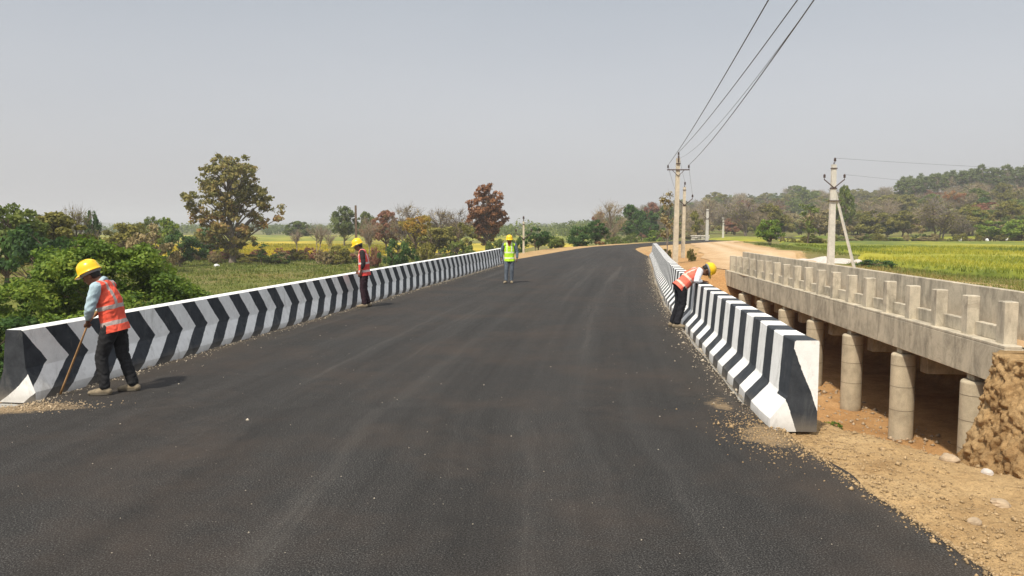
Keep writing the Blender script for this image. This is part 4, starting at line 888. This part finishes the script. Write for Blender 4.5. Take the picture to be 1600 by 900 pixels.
T = [ # name, kind, leaves, bark, px, depth, top row, width px, label, category
 ('leafy_tree', 'round0', L_MID, B, 8, 42, 317, 150, 'rounded green tree at the far left above the big bush', 'tree'),
 ('leafy_tree', 'round1', L_OLIVE, B, 85, 46, 330, 150, 'broad olive tree behind the big bush, second from the left edge', 'tree'),
 ('leafy_tree', 'scrub1', L_DARK, B, 60, 36, 352, 150, 'dark green low tree directly behind the left part of the big bush', 'tree'),
 ('bare_tree', 'bare0', L_OLIVE, BG, 118, 48, 326, 70, 'twiggy half bare tree rising over the olive tree at left', 'tree'),
 ('leafy_tree', 'round0', L_DARK, B, 146, 60, 329, 36, 'small dark green treetop right of the olive trees at left', 'tree'),
 ('scrub_tree', 'scrub0', L_OLIVE, B, 205, 66, 343, 90, 'brownish olive scrub tree left of the small bright green tree', 'tree'),
 ('scrub_tree', 'scrub2', L_GREY, BG, 232, 60, 350, 70, 'grey brown dry scrub between the big bush and the teak', 'tree'),
 ('leafy_tree', 'round1', L_GREEN, B, 263, 85, 339, 44, 'small bright green tree left of the tall olive teak tree', 'tree'),
 ('leafy_tree', 'round0', L_MID, B, 238, 110, 338, 40, 'pale rounded tree beyond the grey brown scrub at left', 'tree'),
 ('scrub_tree', 'scrub1', L_DARK, B, 282, 70, 362, 62, 'dark spreading shrub tree at the left foot of the teak', 'tree'),
 ('leafy_tree', 'scrub0', L_DARK, B, 326, 92, 352, 60, 'dark green low tree behind the left side of the teak', 'tree'),
 ('sapling', 'sap', L_DARK, B, 409, 72, 375, 22, 'dark leafy sapling just right of the teak trunk', 'sapling'),
 ('low_bush', 'low0', L_DARK, B, 440, 74, 391, 40, 'low dark bush between the sapling and the bare pollard', 'bush'),
 ('leafy_tree', 'round1', L_MID, B, 466, 190, 345, 54, 'round green tree standing alone beyond the yellow field', 'tree'),
 ('bare_tree', 'fan0', None, BP, 464, 84, 360, 26, 'bare pollarded tree with upright twigs left of a similar one', 'tree'),
 ('bare_tree', 'fan1', None, BP, 496, 76, 351, 40, 'bare pollarded tree with a fan of brown twigs before the yellow field', 'tree'),
 ('bare_tree', 'fan0', None, BP, 516, 88, 362, 28, 'bare grey twiggy tree just right of the fan shaped pollard', 'tree'),
 ('leafy_tree', 'round0', L_EUC, BP, 538, 125, 322, 56, 'airy grey green tree with pale leaning trunks behind the brown pole', 'tree'),
 ('leafy_tree', 'round1', L_EUC, BP, 572, 140, 330, 40, 'grey green treetop right of the brown pole', 'tree'),
 ('bare_tree', 'bare1', L_RED, BP, 577, 92, 342, 34, 'bare pinkish tree right of the brown pole', 'tree'),
 ('scrub_tree', 'round1', L_RED, B, 603, 108, 328, 56, 'dull red crowned tree in the row left of the road', 'tree'),
 ('bare_tree', 'bare2', L_GREY, BG, 636, 104, 324, 66, 'dense grey leafless tree right of the dull red crown', 'tree'),
 ('flat_tree', 'flat0', L_YEL, B, 650, 86, 335, 84, 'spreading tree with a flat yellowing crown in the row left of the road', 'tree'),
 ('bare_tree', 'bare0', L_GREY, BG, 686, 100, 328, 66, 'pale twiggy leafless tree next to the yellowing flat crown', 'tree'),
 ('bare_tree', 'bare1', L_GREY, BG, 716, 104, 330, 60, 'pale twiggy leafless tree next to the rust brown tree', 'tree'),
 ('scrub_tree', 'scrub0', L_OLIVE, B, 672, 92, 352, 80, 'olive scrub under the pale leafless trees left of the road', 'tree'),
 ('scrub_tree', 'scrub1', L_OLIVE, B, 715, 95, 348, 70, 'olive scrub tree touching the rust brown tree on its left', 'tree'),
 ('low_bush', 'low1', L_DARK, B, 622, 66, 372, 60, 'dark rounded bush beyond the barrier right of the worker in red', 'bush'),
 ('low_bush', 'low0', L_RED, B, 585, 68, 382, 34, 'reddish dry low bush beside the dark rounded bush', 'bush'),
 ('low_bush', 'low0', L_OLIVE, B, 528, 74, 380, 66, 'dry olive undergrowth left of the worker in red', 'bush'),
 ('low_bush', 'low1', L_OLIVE, B, 664, 70, 378, 50, 'olive low bush right of the dark rounded bush', 'bush'),
 ('low_bush', 'low0', L_MID, B, 716, 74, 372, 66, 'green low bush left of the foot of the rust tree', 'bush'),
 ('low_bush', 'low1', L_MID, B, 774, 82, 372, 50, 'green low bush at the right foot of the rust tree', 'bush'),
 ('low_bush', 'scrub2', L_DARK, B, 840, 68, 355, 48, 'dark green bush right of the thin forked pole', 'bush'),
 ('low_bush', 'low0', L_MID, B, 868, 74, 367, 50, 'lower green bush right of the dark bush by the forked pole', 'bush'),
 ('low_bush', 'low1', L_DARK, B, 808, 78, 368, 36, 'dark low bush behind the thin forked pole', 'bush'),
 ('leafy_tree', 'scrub0', L_DARK, B, 905, 84, 350, 48, 'dark green leafy tree at the left verge before the bend', 'tree'),
 ('leafy_tree', 'round0', L_DARK, B, 932, 88, 343, 44, 'taller dark green tree beside the bare forked tree', 'tree'),
 ('bare_tree', 'bare0', L_GREY, BP, 952, 98, 317, 54, 'pale bare forked tree above the dark trees at the bend', 'tree'),
 ('scrub_tree', 'round1', L_RED, B, 936, 150, 330, 30, 'reddish treetop behind the pale bare forked tree', 'tree'),
 ('low_bush', 'low0', L_RUST, B, 937, 84, 376, 18, 'small orange brown dry bush at the left verge of the bend', 'bush'),
 ('low_bush', 'low1', L_MID, B, 962, 94, 368, 40, 'mid green bush at the verge under the bare forked tree', 'bush'),
 ('leafy_tree', 'round1', L_DARK, B, 985, 135, 319, 52, 'tallest dark green tree above the bend in the road', 'tree'),
 ('leafy_tree', 'round0', L_DARK, B, 1012, 142, 330, 50, 'dark green tree right of the tallest one above the bend', 'tree'),
 ('leafy_tree', 'round0', L_RED, B, 1017, 190, 316, 40, 'dull reddish crown peeking over the trees above the bend', 'tree'),
 ('leafy_tree', 'round1', L_MID, B, 1038, 185, 320, 46, 'green crown just left of the tall weathered pole', 'tree'),
 ('low_bush', 'scrub1', L_GREEN, B, 1030, 125, 356, 46, 'bright green bush beyond the bend left of the tall pole', 'bush'),
 ('low_bush', 'low1', L_MID, B, 988, 120, 363, 40, 'rounded green bush below the tallest dark tree at the bend', 'bush'),
 ('bare_tree', 'sap', L_GREY, BG, 1041, 56, 290, 26, 'thin dry sapling with a twiggy top left of the tall weathered pole', 'sapling'),
 ('low_bush', 'scrub0', L_GREEN, B, 1200, 84, 340, 52, 'bright green round bush beside the earth road', 'bush'),
 ('sapling', 'sap', L_MID, B, 1262, 98, 312, 34, 'thin dark stemmed tree with leafy tufts left of the stout pole', 'tree'),
 ('leafy_tree', 'round1', L_MID, B, 1318, 150, 289, 34, 'green tree directly behind the stout pale pole', 'tree'),
 ('bare_tree', 'bare2', L_OLIVE, BG, 1466, 128, 318, 78, 'wide grey forked tree at the far edge of the rice field', 'tree'),
 ('bare_tree', 'bare0', L_OLIVE, BG, 1502, 130, 344, 44, 'small pollarded tree right of the wide grey forked tree', 'tree'),
 ('low_bush', 'low0', L_DARK, B, 1440, 128, 364, 36, 'dark low bush left of the wide grey forked tree', 'bush'),
 ('low_bush', 'low1', L_OLIVE, B, 1364, 124, 364, 40, 'brownish low bush on the bank across the rice field', 'bush'),
 ('low_bush', 'scrub2', L_GREEN, B, 1552, 126, 345, 70, 'bright green bush at the far edge of the rice field', 'bush'),
 ('low_bush', 'scrub0', L_GREEN, B, 1592, 122, 340, 60, 'bright green bush touching the right edge of the view', 'bush'),
 ('low_bush', 'scrub1', L_RED, B, 1550, 175, 316, 90, 'wide red brown thicket above the bright green bushes', 'bush'),
 ('scrub_tree', 'round0', L_DARK, B, 1532, 200, 308, 26, 'small dark green crown above the red brown thicket', 'tree'),
 ('scrub_tree', 'flat1', L_RUST, BP, 1488, 205, 297, 40, 'tree with an orange brown flat top below the tall hill trees', 'tree'),
 ('scrub_tree', 'round1', L_RED, B, 1163, 240, 313, 46, 'dull crimson crown on the middle of the hillside', 'tree'),
 ('scrub_tree', 'bare1', L_RED, BG, 1200, 225, 312, 60, 'wide purplish leafless tree on the middle of the hillside', 'tree'),
 ('scrub_tree', 'palm', L_OLIVE, B, 1089, 140, 323, 24, 'dark drooping palm like tree behind the distant pale pole', 'tree'),
 ('bare_tree', 'bare0', L_GREY, BP, 1106, 190, 311, 36, 'pale feathery tree above the distant pale pole', 'tree'),
]
for t_ in T: kind_put(*t_)
random.seed(9)
for i in range(34):
    px = 262 + 9.2 * i + random.uniform(-5, 5); d = random.uniform(72, 86); ki = random.choice(['low0', 'low1', 'scrub0', 'scrub2']); lf = random.choice([L_OLIVE, L_MID, L_OLIVE, L_GREY, L_RED] if px < 560 else [L_MID, L_DARK, L_OLIVE])
    zone = 'near the teak tree' if px < 400 else 'left of the worker in red' if px < 545 else 'right of the worker in red'
    hue = {L_OLIVE.name: 'olive', L_MID.name: 'green', L_GREY.name: 'dry grey', L_RED.name: 'reddish dry', L_DARK.name: 'dark green'}[lf.name]
    kind_put('undergrowth_bush', ki, lf, B, px, d, None, random.uniform(22, 44), hue + ' undergrowth bush along the meadow edge ' + zone, 'bush', 'undergrowth bushes along the meadow edge', h=random.uniform(.7, 1.5))

for i in range(26):
    px = 1225 + 14.5 * i + random.uniform(-6, 6); d = random.uniform(119, 127) if px > 1290 else random.uniform(98, 104); ki = random.choice(['low0', 'low1', 'scrub0', 'scrub2']); lf = random.choice([L_OLIVE, L_GREY, L_MID, L_OLIVE])
    hue = {L_OLIVE.name: 'olive', L_MID.name: 'green', L_GREY.name: 'dry grey'}[lf.name]; zone = 'left of the stout pole' if px < 1290 else 'right of the stout pole' if px < 1440 else 'near the forked tree'
    kind_put('bund_bush', ki, lf, B, px, d, None, random.uniform(14, 34), hue + ' low bush on the bund across the rice field ' + zone, 'bush', 'bushes on the bund across the rice field', h=random.uniform(.6, 1.6))
# trees of the hillside, one object each
random.seed(21)
kinds = [('scrub0', L_MID, B, 'green scrub tree on the wooded hillside to the right', 'green scrub trees on the hillside'), ('scrub1', L_OLIVE, B, 'olive scrub tree on the wooded hillside to the right', 'olive scrub trees on the hillside'),
         ('scrub2', L_GREY, BG, 'dry grey brown scrub tree on the wooded hillside to the right', 'dry grey scrub trees on the hillside'), ('bare0', L_GREY, BP, 'pale leafless tree on the wooded hillside to the right', 'leafless trees on the hillside'),
         ('bare2', L_OLIVE, BG, 'thinly leafed grey tree on the wooded hillside to the right', 'thin grey trees on the hillside'), ('round0', L_OLIVE, B, 'full olive crowned tree on the wooded hillside to the right', 'full olive trees on the hillside'),
         ('scrub1', L_RED, B, 'reddish brown scrub tree on the wooded hillside to the right', 'reddish scrub trees on the hillside'), ('round1', L_MID, B, 'full green crowned tree on the wooded hillside to the right', 'full green trees on the hillside')]
wts = [5, 6, 5, 3.2, 3.2, 3, 1.6, 3.0]
n_h = 0
while n_h < 330:
    d = 140 + 290 * random.random() ** 1.15; px = random.uniform(985, 1640)
    if px > 1080 and d < 152: continue
    if px < 1080 and d < 165: continue
    k_ = random.choices(kinds, wts)[0]
    H_ = random.uniform(3.2, 5.6) * (1.35 if k_[0][:4] in ('roun', 'bare') else 1) * (1 + max(0, d - 200) / 400)
    k0 = k_[0].rstrip('0123456789'); w_ = WD[k0] * (H_ / HT[k0]) * random.uniform(.95, 1.5)
    zone = 'behind the tall pole' if px < 1100 else 'above the earth road' if px < 1240 else 'around the stout pole' if px < 1380 else 'above the rice field' if px < 1490 else 'near the right edge'
    zone = ('low down ' if d < 220 else 'halfway up ' if d < 310 else 'high up ') + zone
    kind_put('hill_tree', k_[0], k_[1], k_[2], px, d, None, w_ * FPX / d, k_[3].replace('wooded hillside to the right', 'hillside, ' + zone), 'tree', k_[4], h=H_); n_h += 1
for i in range(46):
    d = random.uniform(285, 335) if i % 3 else random.uniform(255, 285); px = 1402 + 4.6 * i + random.uniform(-4, 4)
    H_ = random.uniform(11.0, 13); kind_put('tall_tree', 'euc%d' % (i % 3), L_EUC, BP, px, d, None, random.uniform(3.4, 5.2) * FPX / d, 'tall slender grey green tree in the ' + ('left end' if i < 15 else 'middle' if i < 30 else 'right end') + ' of the row along the hill crest', 'tree', 'tall trees along the hill crest', h=H_)
# far woods on the ridges and across the plain: nobody could count them
def wood_mass(name, label, pts, leafm, h, n_per, ls):
    P = []; N = []; S = []
    for (x, y) in pts:
        z0 = Z(x, y); hh = h * rng.uniform(.6, 1.3); r = hh * rng.uniform(.45, .75)
        d = rng.normal(size=(n_per, 3)); d /= np.linalg.norm(d, axis=1, keepdims=True); rr = rng.uniform(.55, 1, n_per)[:, None]
        q = d * rr * np.array([r, r, hh * .48]) + np.array([x, y, z0 + hh * .5]); P.append(q); N.append(d + rng.normal(size=(n_per, 3)) * .6 + np.array([0, 0, .4])); S.append(np.full(n_per, ls * y / 500))
    P = np.concatenate(P); N = np.concatenate(N); S = np.concatenate(S) * rng.uniform(.6, 1.4, len(P))
    tint = np.repeat(rng.uniform(0, 1, len(pts)), n_per) * .7 + .3 * rng.uniform(0, 1, len(P)); me = leaf_mesh(name, P, N, S, tint, .8)
    return tag(link(name, me, None, [leafm]), label, 'woodland', kind='stuff')
pts = [];
while len(pts) < 750:
    d = random.uniform(395, 640); a = random.uniform(.17, .74); pts.append((a * d, d))
wood_mass('hill_woodland', 'hazy woodland covering the top of the hill to the right', pts, L_EUC, 6.5, 110, 1.5)
pts = []
while len(pts) < 800:
    d = 180 * (10 ** (random.random() * .85)); a = random.uniform(-.72, .2); x = a * d
    if vnoise(np.array([x / 90]), np.array([d / 60]), 4)[0] < .45: continue
    if d < 260 and random.random() < .5: continue
    if -.45 < a < -.2 and d < 330: continue
    pts.append((x, d))
wood_mass('plain_woodland', 'hazy lines of trees across the far plain on the left', pts, L_MID, 5.0, 90, 1.3)

# ------------------------------------------------------------------ fields
def crop(name, poly_fn, xs, ys, hgt, mat, label, blades=0, bh=.35, ymax_b=80, bumps=.07):
    X, Y = np.meshgrid(xs, ys); ins = poly_fn(X, Y); z = zground(X, Y) + hgt * ins + bumps * fbm(X * 1.6, Y * 1.6, 3, 31) - .3 * (1 - ins)
    z += .10 * fbm(X / 9, Y / 9, 3, 33)
    nx_, ny_ = len(xs), len(ys); I = np.arange(nx_ * ny_).reshape(ny_, nx_); F = np.stack([I[:-1, :-1], I[:-1, 1:], I[1:, 1:], I[1:, :-1]], -1).reshape(-1, 4)
    keep = (ins.ravel()[F] > .02).any(1); V = np.stack([X, Y, z], -1).reshape(-1, 3); F = F[keep]
    used, inv = np.unique(F, return_inverse=True); V = V[used]; F = inv.reshape(F.shape); nb0 = len(V)
    t0 = np.clip(.5 + 1.1 * fbm(V[:, 0] / 6, V[:, 1] / 14, 4, 41) + .5 * fbm(V[:, 0] * 2, V[:, 1] * 2, 2, 42), 0, 1)
    me = mesh_np(name, V, F, True); fattr(me, 'tint', t0); o = link(name, me, None, [mat]); tag(o, label, 'crop field', kind='stuff')
    if blades:
        q = rng.uniform(0, 1, blades * 3); bx = rng.uniform(xs[0], xs[-1], blades * 3); by = ys[0] + (min(ymax_b, ys[-1]) - ys[0]) * q ** 1.6
        k_ = poly_fn(bx, by) > .5; bx, by = bx[k_][:blades], by[k_][:blades]; n = len(bx); bz = zground(bx, by) + hgt * .75 + .10 * fbm(bx / 9, by / 9, 3, 33)
        w = .03 * (by / 40) ; hh = bh * rng.uniform(.5, 1.2, n); a = rng.uniform(0, 6.28, n); lx, ly = rng.normal(0, .3, n) * hh, rng.normal(0, .3, n) * hh
        V2 = np.stack([np.stack([bx - np.cos(a) * w, by - np.sin(a) * w, bz], -1), np.stack([bx + np.cos(a) * w, by + np.sin(a) * w, bz], -1), np.stack([bx + lx, by + ly, bz + hh], -1)], 1).reshape(-1, 3)
        me2 = mesh_np(name + '_blades', V2, np.arange(3 * n).reshape(n, 3)); t1 = np.clip(.5 + 1.1 * fbm(bx / 6, by / 14, 4, 41) + rng.normal(0, .22, n), 0, 1); fattr(me2, 'tint', np.repeat(t1, 3))
        ob = link('stalks', me2, o, [mat]); ob['kind'] = 'stuff'
    return o
def rice_in(X, Y):
    left = np.interp(Y, [34, 38, 43, 52, 60, 75, 92, 110, 130], [34, 25.6, 24.6, 25.0, 27, 29.5, 32, 38, 44]) + .5 * fbm(X / 2, Y / 2, 3, 51)
    far = 118 + 2 * fbm(X / 6, Y / 6, 2, 52); return sst(X - left, 0, .7) * sst(far - Y, 0, .8) * sst(Y, 33, 34.5)
crop('rice_field', rice_in, np.arange(23, 96, .45), np.arange(33, 121, .6), .30, L_RICE, 'bright yellow green rice field beyond the old bridge', 90000, .28, 85)
def band(y0, y1, a0, a1, sd):
    return lambda X, Y: sst(Y - (y0 + 4 * fbm(X / 20, Y * 0 + sd, 3, sd)), 0, 1) * sst((y1 + 4 * fbm(X / 20, Y * 0 + sd + 3, 3, sd)) - Y, 0, 1) * sst(X - a0 * Y + 3 * fbm(X * 0 + sd, Y / 8, 2, sd), 0, 2) * sst(a1 * Y - X + 3 * fbm(X * 0 + sd, Y / 8, 2, sd + 1), 0, 2)
crop('rice_strip', band(133, 150, .36, .62, 61), np.arange(44, 100, 1.2), np.arange(128, 156, 1.0), .3, L_RICE, 'narrow green rice strip behind the bushes across the big rice field', 0)
crop('rice_strip', band(104, 128, .255, .335, 62), np.arange(24, 46, 1.0), np.arange(100, 132, 1.0), .3, L_RICE, 'green rice strip behind the bright bush beside the earth road', 0)
crop('yellow_field', band(92, 168, -.50, -.165, 63), np.arange(-92, -12, 1.2), np.arange(86, 175, 1.2), .38, L_RICEY, 'ripe yellow rice field behind the tall teak tree', 26000, .35, 130)
crop('yellow_field', band(104, 150, -.165, .03, 64), np.arange(-30, 8, 1.2), np.arange(98, 156, 1.2), .36, L_RICEY, 'ripe yellow rice patch glimpsed behind the row of leafless trees', 0)
crop('yellow_field', band(100, 150, .045, .10, 65), np.arange(2, 18, 1.0), np.arange(96, 156, 1.2), .36, L_RICEY, 'small ripe yellow rice patch left of the dark trees at the bend', 0)
crop('green_field', band(200, 330, -.6, .13, 66), np.arange(-200, 50, 4), np.arange(190, 340, 4), .3, L_RICE, 'pale green fields far across the plain', 0)
crop('green_field', band(118, 150, .125, .20, 67), np.arange(12, 34, 1.0), np.arange(112, 156, 1.2), .3, L_RICE, 'bright green field beyond the bend of the asphalt road', 0)

# grass tufts on the left meadow and the right verge
def tufts(name, label, n, xr_, yr, keepf, h, mat, wk=.02):
    bx = rng.uniform(*xr_, n * 2); q = rng.uniform(0, 1, n * 2); by = yr[0] + (yr[1] - yr[0]) * q ** 1.5; k_ = keepf(bx, by); bx, by = bx[k_][:n], by[k_][:n]; n = len(bx)
    cl = .5 + fbm(bx / 1.5, by / 1.5, 3, 71); bz = zground(bx, by) - .02; hh = h * rng.uniform(.3, 1.1, n) * np.clip(cl + .3, .3, 1.6); w = wk * np.maximum(by, 10) / 30; a = rng.uniform(0, 6.28, n); lx, ly = rng.normal(0, .4, n) * hh, rng.normal(0, .4, n) * hh
    V2 = np.stack([np.stack([bx - np.cos(a) * w, by - np.sin(a) * w, bz], -1), np.stack([bx + np.cos(a) * w, by + np.sin(a) * w, bz], -1), np.stack([bx + lx, by + ly, bz + hh], -1)], 1).reshape(-1, 3)
    me2 = mesh_np(name, V2, np.arange(3 * n).reshape(n, 3)); t1 = np.clip(.35 + .9 * fbm(bx / 7, by / 7, 3, 43) + rng.normal(0, .22, n), 0, 1); fattr(me2, 'tint', np.repeat(t1, 3))
    return tag(link(name, me2, None, [mat]), label, 'grass', kind='stuff')
tufts('meadow_grass', 'short rough grass on the meadow left of the barrier', 130000, (-60, -2), (26, 92), lambda x, y: x < XL(y) - 4.5, .22, L_GRASS, .022)
tufts('verge_grass', 'rough grass between the earth road and the rice field', 45000, (15.5, 32), (22, 100), lambda x, y: (x > np.interp(y, _dy, _dx) + np.interp(y, DY, DW) / 2 + 1.6 + 2 * fbm(x / 3, y / 3, 2, 72)), .2, L_GRASS, .018)
kind_put('low_bush', 'low1', L_DARK, B, 1370, 49, 405, 78, 'low dark green weeds at the near edge of the rice field beside the stout pole', 'weeds')
kind_put('low_bush', 'low0', L_OLIVE, B, 1080, 53, 386, 22, 'dry weeds at the foot of the tall weathered pole', 'weeds')
kind_put('low_bush', 'low1', L_OLIVE, B, 1042, 57, 388, 22, 'dry weeds beside the thin dry sapling behind the right barrier', 'weeds')
for px, d, s_, lb in ((1308, 17.5, .3, 'small green weed on the orange earth near a bridge column'), (1318, 16.6, .24, 'tiny green weed lower down the orange earth slope')):
    x = at(px, d); r = put('weed', KD['low0'], (B, L_MID), (x, d, Z(x, d)), 0, .13 * s_ / .3, lb, 'weed', None, 'stems', 'foliage')
    for ch in r.children: ch.data = ch.data.copy(); ch.data.materials.clear(); ch.data.materials.append(L_GREEN if 'foliage' in ch.name else B)

# ------------------------------------------------------------------ heaps, stones, litter
def rock_mesh(name, r, seed, n=10):
    b = MB(); prof = [(math.sin(math.pi * i / n), -math.cos(math.pi * i / n)) for i in range(n + 1)]; prof[0] = (.01, -1); prof[-1] = (.01, 1)
    b.lathe(prof, 14); V = np.array(b.v); q = 1 + .3 * fbm(V[:, 0] * 1.3 + V[:, 2] * 2 + seed * 3, V[:, 1] * 1.3 - V[:, 2] + seed, 3, seed); V *= q[:, None]; V *= np.array(r)
    b.v = [tuple(v) for v in V]; return b.mesh(name)
x, y = at(1288, 56), 56
X, Y = np.meshgrid(np.linspace(-3.2, 3.2, 50), np.linspace(-2.0, 2.0, 30)); rr = (X / 2.6) ** 2 + (Y / 1.8) ** 2
zz = np.maximum(0, 1 - rr) ** .6 * (.36 + .18 * fbm(X * 1.2, Y * 1.2, 4, 81)) - .05; I = np.arange(1500).reshape(30, 50)
me = mesh_np('gravel_heap', np.stack([X, Y, zz], -1).reshape(-1, 3), np.stack([I[:-1, :-1], I[:-1, 1:], I[1:, 1:], I[1:, :-1]], -1).reshape(-1, 4), True)
o = link('gravel_heap', me, None, [M['white_sand']]); o.location = (x, y, Z(x, y)); o.rotation_euler[2] = .1; tag(o, 'long low heap of whitish gravel behind the stout pale pole', 'gravel heap')
def rock(label, x, y, r, seed, mat, name='stone', cat='stone', group=None, dz=0):
    o = link(name, rock_mesh(name, r, seed), None, [mat]); o.location = (x, y, Z(x, y) + r[2] * .35 + dz); o.rotation_euler[2] = seed; return tag(o, label, cat, group)
rock('single pale boulder at the right end of the whitish gravel heap', at(1341, 55), 55, (.34, .3, .24), 3, M['white_sand'])
rock('brown flat stone lying alone in the tan dirt at lower right', 3.62, 5.55, (.075, .06, .04), 5, M['stone'])
rock('brown rounded lump on the lip of the ditch at lower right', 3.85, 6.62, (.085, .065, .05), 6, M['stone'])
rock('pale stone on the lip of the ditch below the last bridge column', 4.02, 6.35, (.05, .045, .035), 8, M['white_sand'])
rock('dark crusted clod in the tan dirt close to the right edge', 4.05, 5.75, (.06, .055, .035), 9, M['stone'])
rock('small clod near the asphalt edge at lower right', 3.22, 5.2, (.05, .045, .03), 10, M['stone'])
for i, (px, d) in enumerate(((1499, 122), (1541, 121), (1572, 121), (1386, 123))):
    rock(('leftmost of three', 'middle of three', 'rightmost of three', 'single')[i] + ' small white sack' + ('s' if i < 3 else '') + ' at the far edge of the rice field', at(px, d), d, (.24, .22, .30), 11 + i, mat_plain('white_sack_%d' % i, (.75, .75, .75)), 'white_sack', 'sack', 'white sacks at the field edge', .3)
rock('small white bag on the meadow at the foot of the teak tree', at(338, 70), 70, (.3, .22, .18), 17, mat_plain('white_bag', (.72, .72, .72)), 'white_bag', 'bag')
b = MB(); random.seed(5)
for i in range(6):
    for k_ in range(3): b.box((i * .52 * .9 + random.uniform(-.05, .05), random.uniform(-.1, .1), .15 + k_ * .27), (.46, .6, .22), random.uniform(-.15, .15), bev=.05)
o = b.build('stone_stack', M['white_sand']); x = at(1082, 118); o.location = (x, 118, Z(x, 118) + .3); tag(o, 'low stack of pale sandbags left of the distant pale pole', 'sandbag stack')

def scatter(name, label, n, fn, size, mat, cat='gravel'):
    base = rock_mesh('t', (1, 1, .7), 4, 4); bv = np.zeros(len(base.vertices) * 3, np.float32); base.vertices.foreach_get('co', bv); bv = bv.reshape(-1, 3)
    # a 6-vertex chip is enough for a pebble
    bv = np.array([(1, 0, 0), (-1, .2, 0), (0, 1, .1), (.1, -1, 0), (.1, 0, .8), (0, .1, -.5)], float); bf = np.array([(0, 2, 4), (2, 1, 4), (1, 3, 4), (3, 0, 4), (2, 0, 5), (1, 2, 5), (3, 1, 5), (0, 3, 5)])
    x, y = fn(n); m_ = len(x); z = np.maximum(zground(x, y), np.where((x > XL(y)) & (x < XR(y)), 0, -9)); s = size * rng.lognormal(0, .5, m_); a = rng.uniform(0, 6.28, m_)
    ca, sa = np.cos(a), np.sin(a); q = bv[None] * s[:, None, None] * rng.uniform(.6, 1.3, (m_, 6, 3)); V = np.stack([q[..., 0] * ca[:, None] - q[..., 1] * sa[:, None] + x[:, None], q[..., 0] * sa[:, None] + q[..., 1] * ca[:, None] + y[:, None], q[..., 2] + (z + s * .2)[:, None]], -1)
    F = (bf[None] + (np.arange(m_) * 6)[:, None, None]).reshape(-1, 3); bpy.data.meshes.remove(base)
    return tag(link(name, mesh_np(name, V.reshape(-1, 3), F), None, [mat]), label, cat, kind='stuff')
FORE = mat_plain('earth_crumb', (.33, .23, .125), .95, .5, 30)
def f_fore(n):
    y = rng.uniform(3.6, 8.2, n); x = XR(y) + rng.exponential(.55, n) - .05; return x, y
scatter('dirt_crumbs', 'crumbs of earth and gravel on the tan dirt at lower right', 6500, f_fore, .0065, FORE)
def f_face(n):
    y = rng.uniform(8.5, 13.5, n); x = rng.uniform(6.8, 8.6, n); return x, y
scatter('spoil_clods', 'clods of earth on the cut bank under the old bridge end', 1100, lambda n: (7.15 + rng.normal(0, .3, n), rng.uniform(8, 13.2, n)), .03, mat_plain('clod', (.30, .19, .10), .95, .4, 4))
def f_bed(n):
    y = rng.uniform(12, 34, n); x = XR(y) + .8 + rng.uniform(0, 5, n); k_ = x < 9.5; return x[k_], y[k_]
scatter('bed_gravel', 'gravel scattered over the dry stream bed', 2500, f_bed, .03, M['stone'])
def f_edge(n):
    s_ = rng.random(n) < .5; y = rng.uniform(8, 48, n); y = np.where(s_, rng.uniform(8.6, 40, n), y); x = np.where(s_, XL(y) + .03 + rng.exponential(.07, n), XR(y) - .03 - rng.exponential(.09, n)); return x, y
scatter('edge_grit', 'pale grit and mortar crumbs along the foot of both barriers', 7000, f_edge, .0075, mat_plain('grit', (.40, .34, .26), .95, .3, 3))
def f_road(n):
    y = 3.6 + 12 * rng.random(n) ** 1.5; x = XL(y) + (XR(y) - XL(y)) * rng.random(n); q = rng.random(n) < .35; x = np.where(q, XL(y) + rng.exponential(.6, n), x); return x, y
scatter('road_grit', 'tiny pale chips scattered on the asphalt', 380, f_road, .004, mat_plain('chips', (.42, .37, .30), .95, .3, 3))
def f_sp(cx, cy, rx, ry):
    def f(n):
        x = cx + rng.normal(0, rx, n); y = cy + rng.normal(0, ry, n); k_ = (x < XR(y) + .1); return x[k_], y[k_]
    return f
scatter('dirt_crumbs', 'crumbs of dirt and rubble at the near end of the left barrier', 1700, f_sp(-5.6, 8.42, .42, .13), .0075, mat_plain('rubble', (.34, .26, .17), .95, .5, 25))
scatter('dirt_crumbs', 'crumbs of dirt on the asphalt at the near end of the right barrier', 1500, f_sp(2.5, 7.3, .22, .5), .006, FORE)
scatter('dirt_crumbs', 'crumbs of dirt along the ragged asphalt edge at lower right', 1500, lambda n: (lambda y: (XR(y) + rng.normal(0, .06, n), y))(rng.uniform(3.6, 7.5, n)), .006, FORE)

# ------------------------------------------------------------------ haze
b = MB(); b.box((0, 2000, 26), (8600, 4300, 72)); hz = b.mesh('haze'); o = link('haze', hz); tag(o, 'thin smoky haze filling the air over the whole plain', 'haze', kind='stuff')
hm = bpy.data.materials.new('haze_air'); hm.use_nodes = True; nt = hm.node_tree; nt.nodes.remove(nt.nodes['Principled BSDF'])
pv = nt.nodes.new('ShaderNodeVolumePrincipled'); pv.inputs['Density'].default_value = .0006; pv.inputs['Color'].default_value = (.95, .965, .985, 1); pv.inputs['Anisotropy'].default_value = .1
nt.links.new(pv.outputs[0], nt.nodes['Material Output'].inputs['Volume']); hz.materials.append(hm)
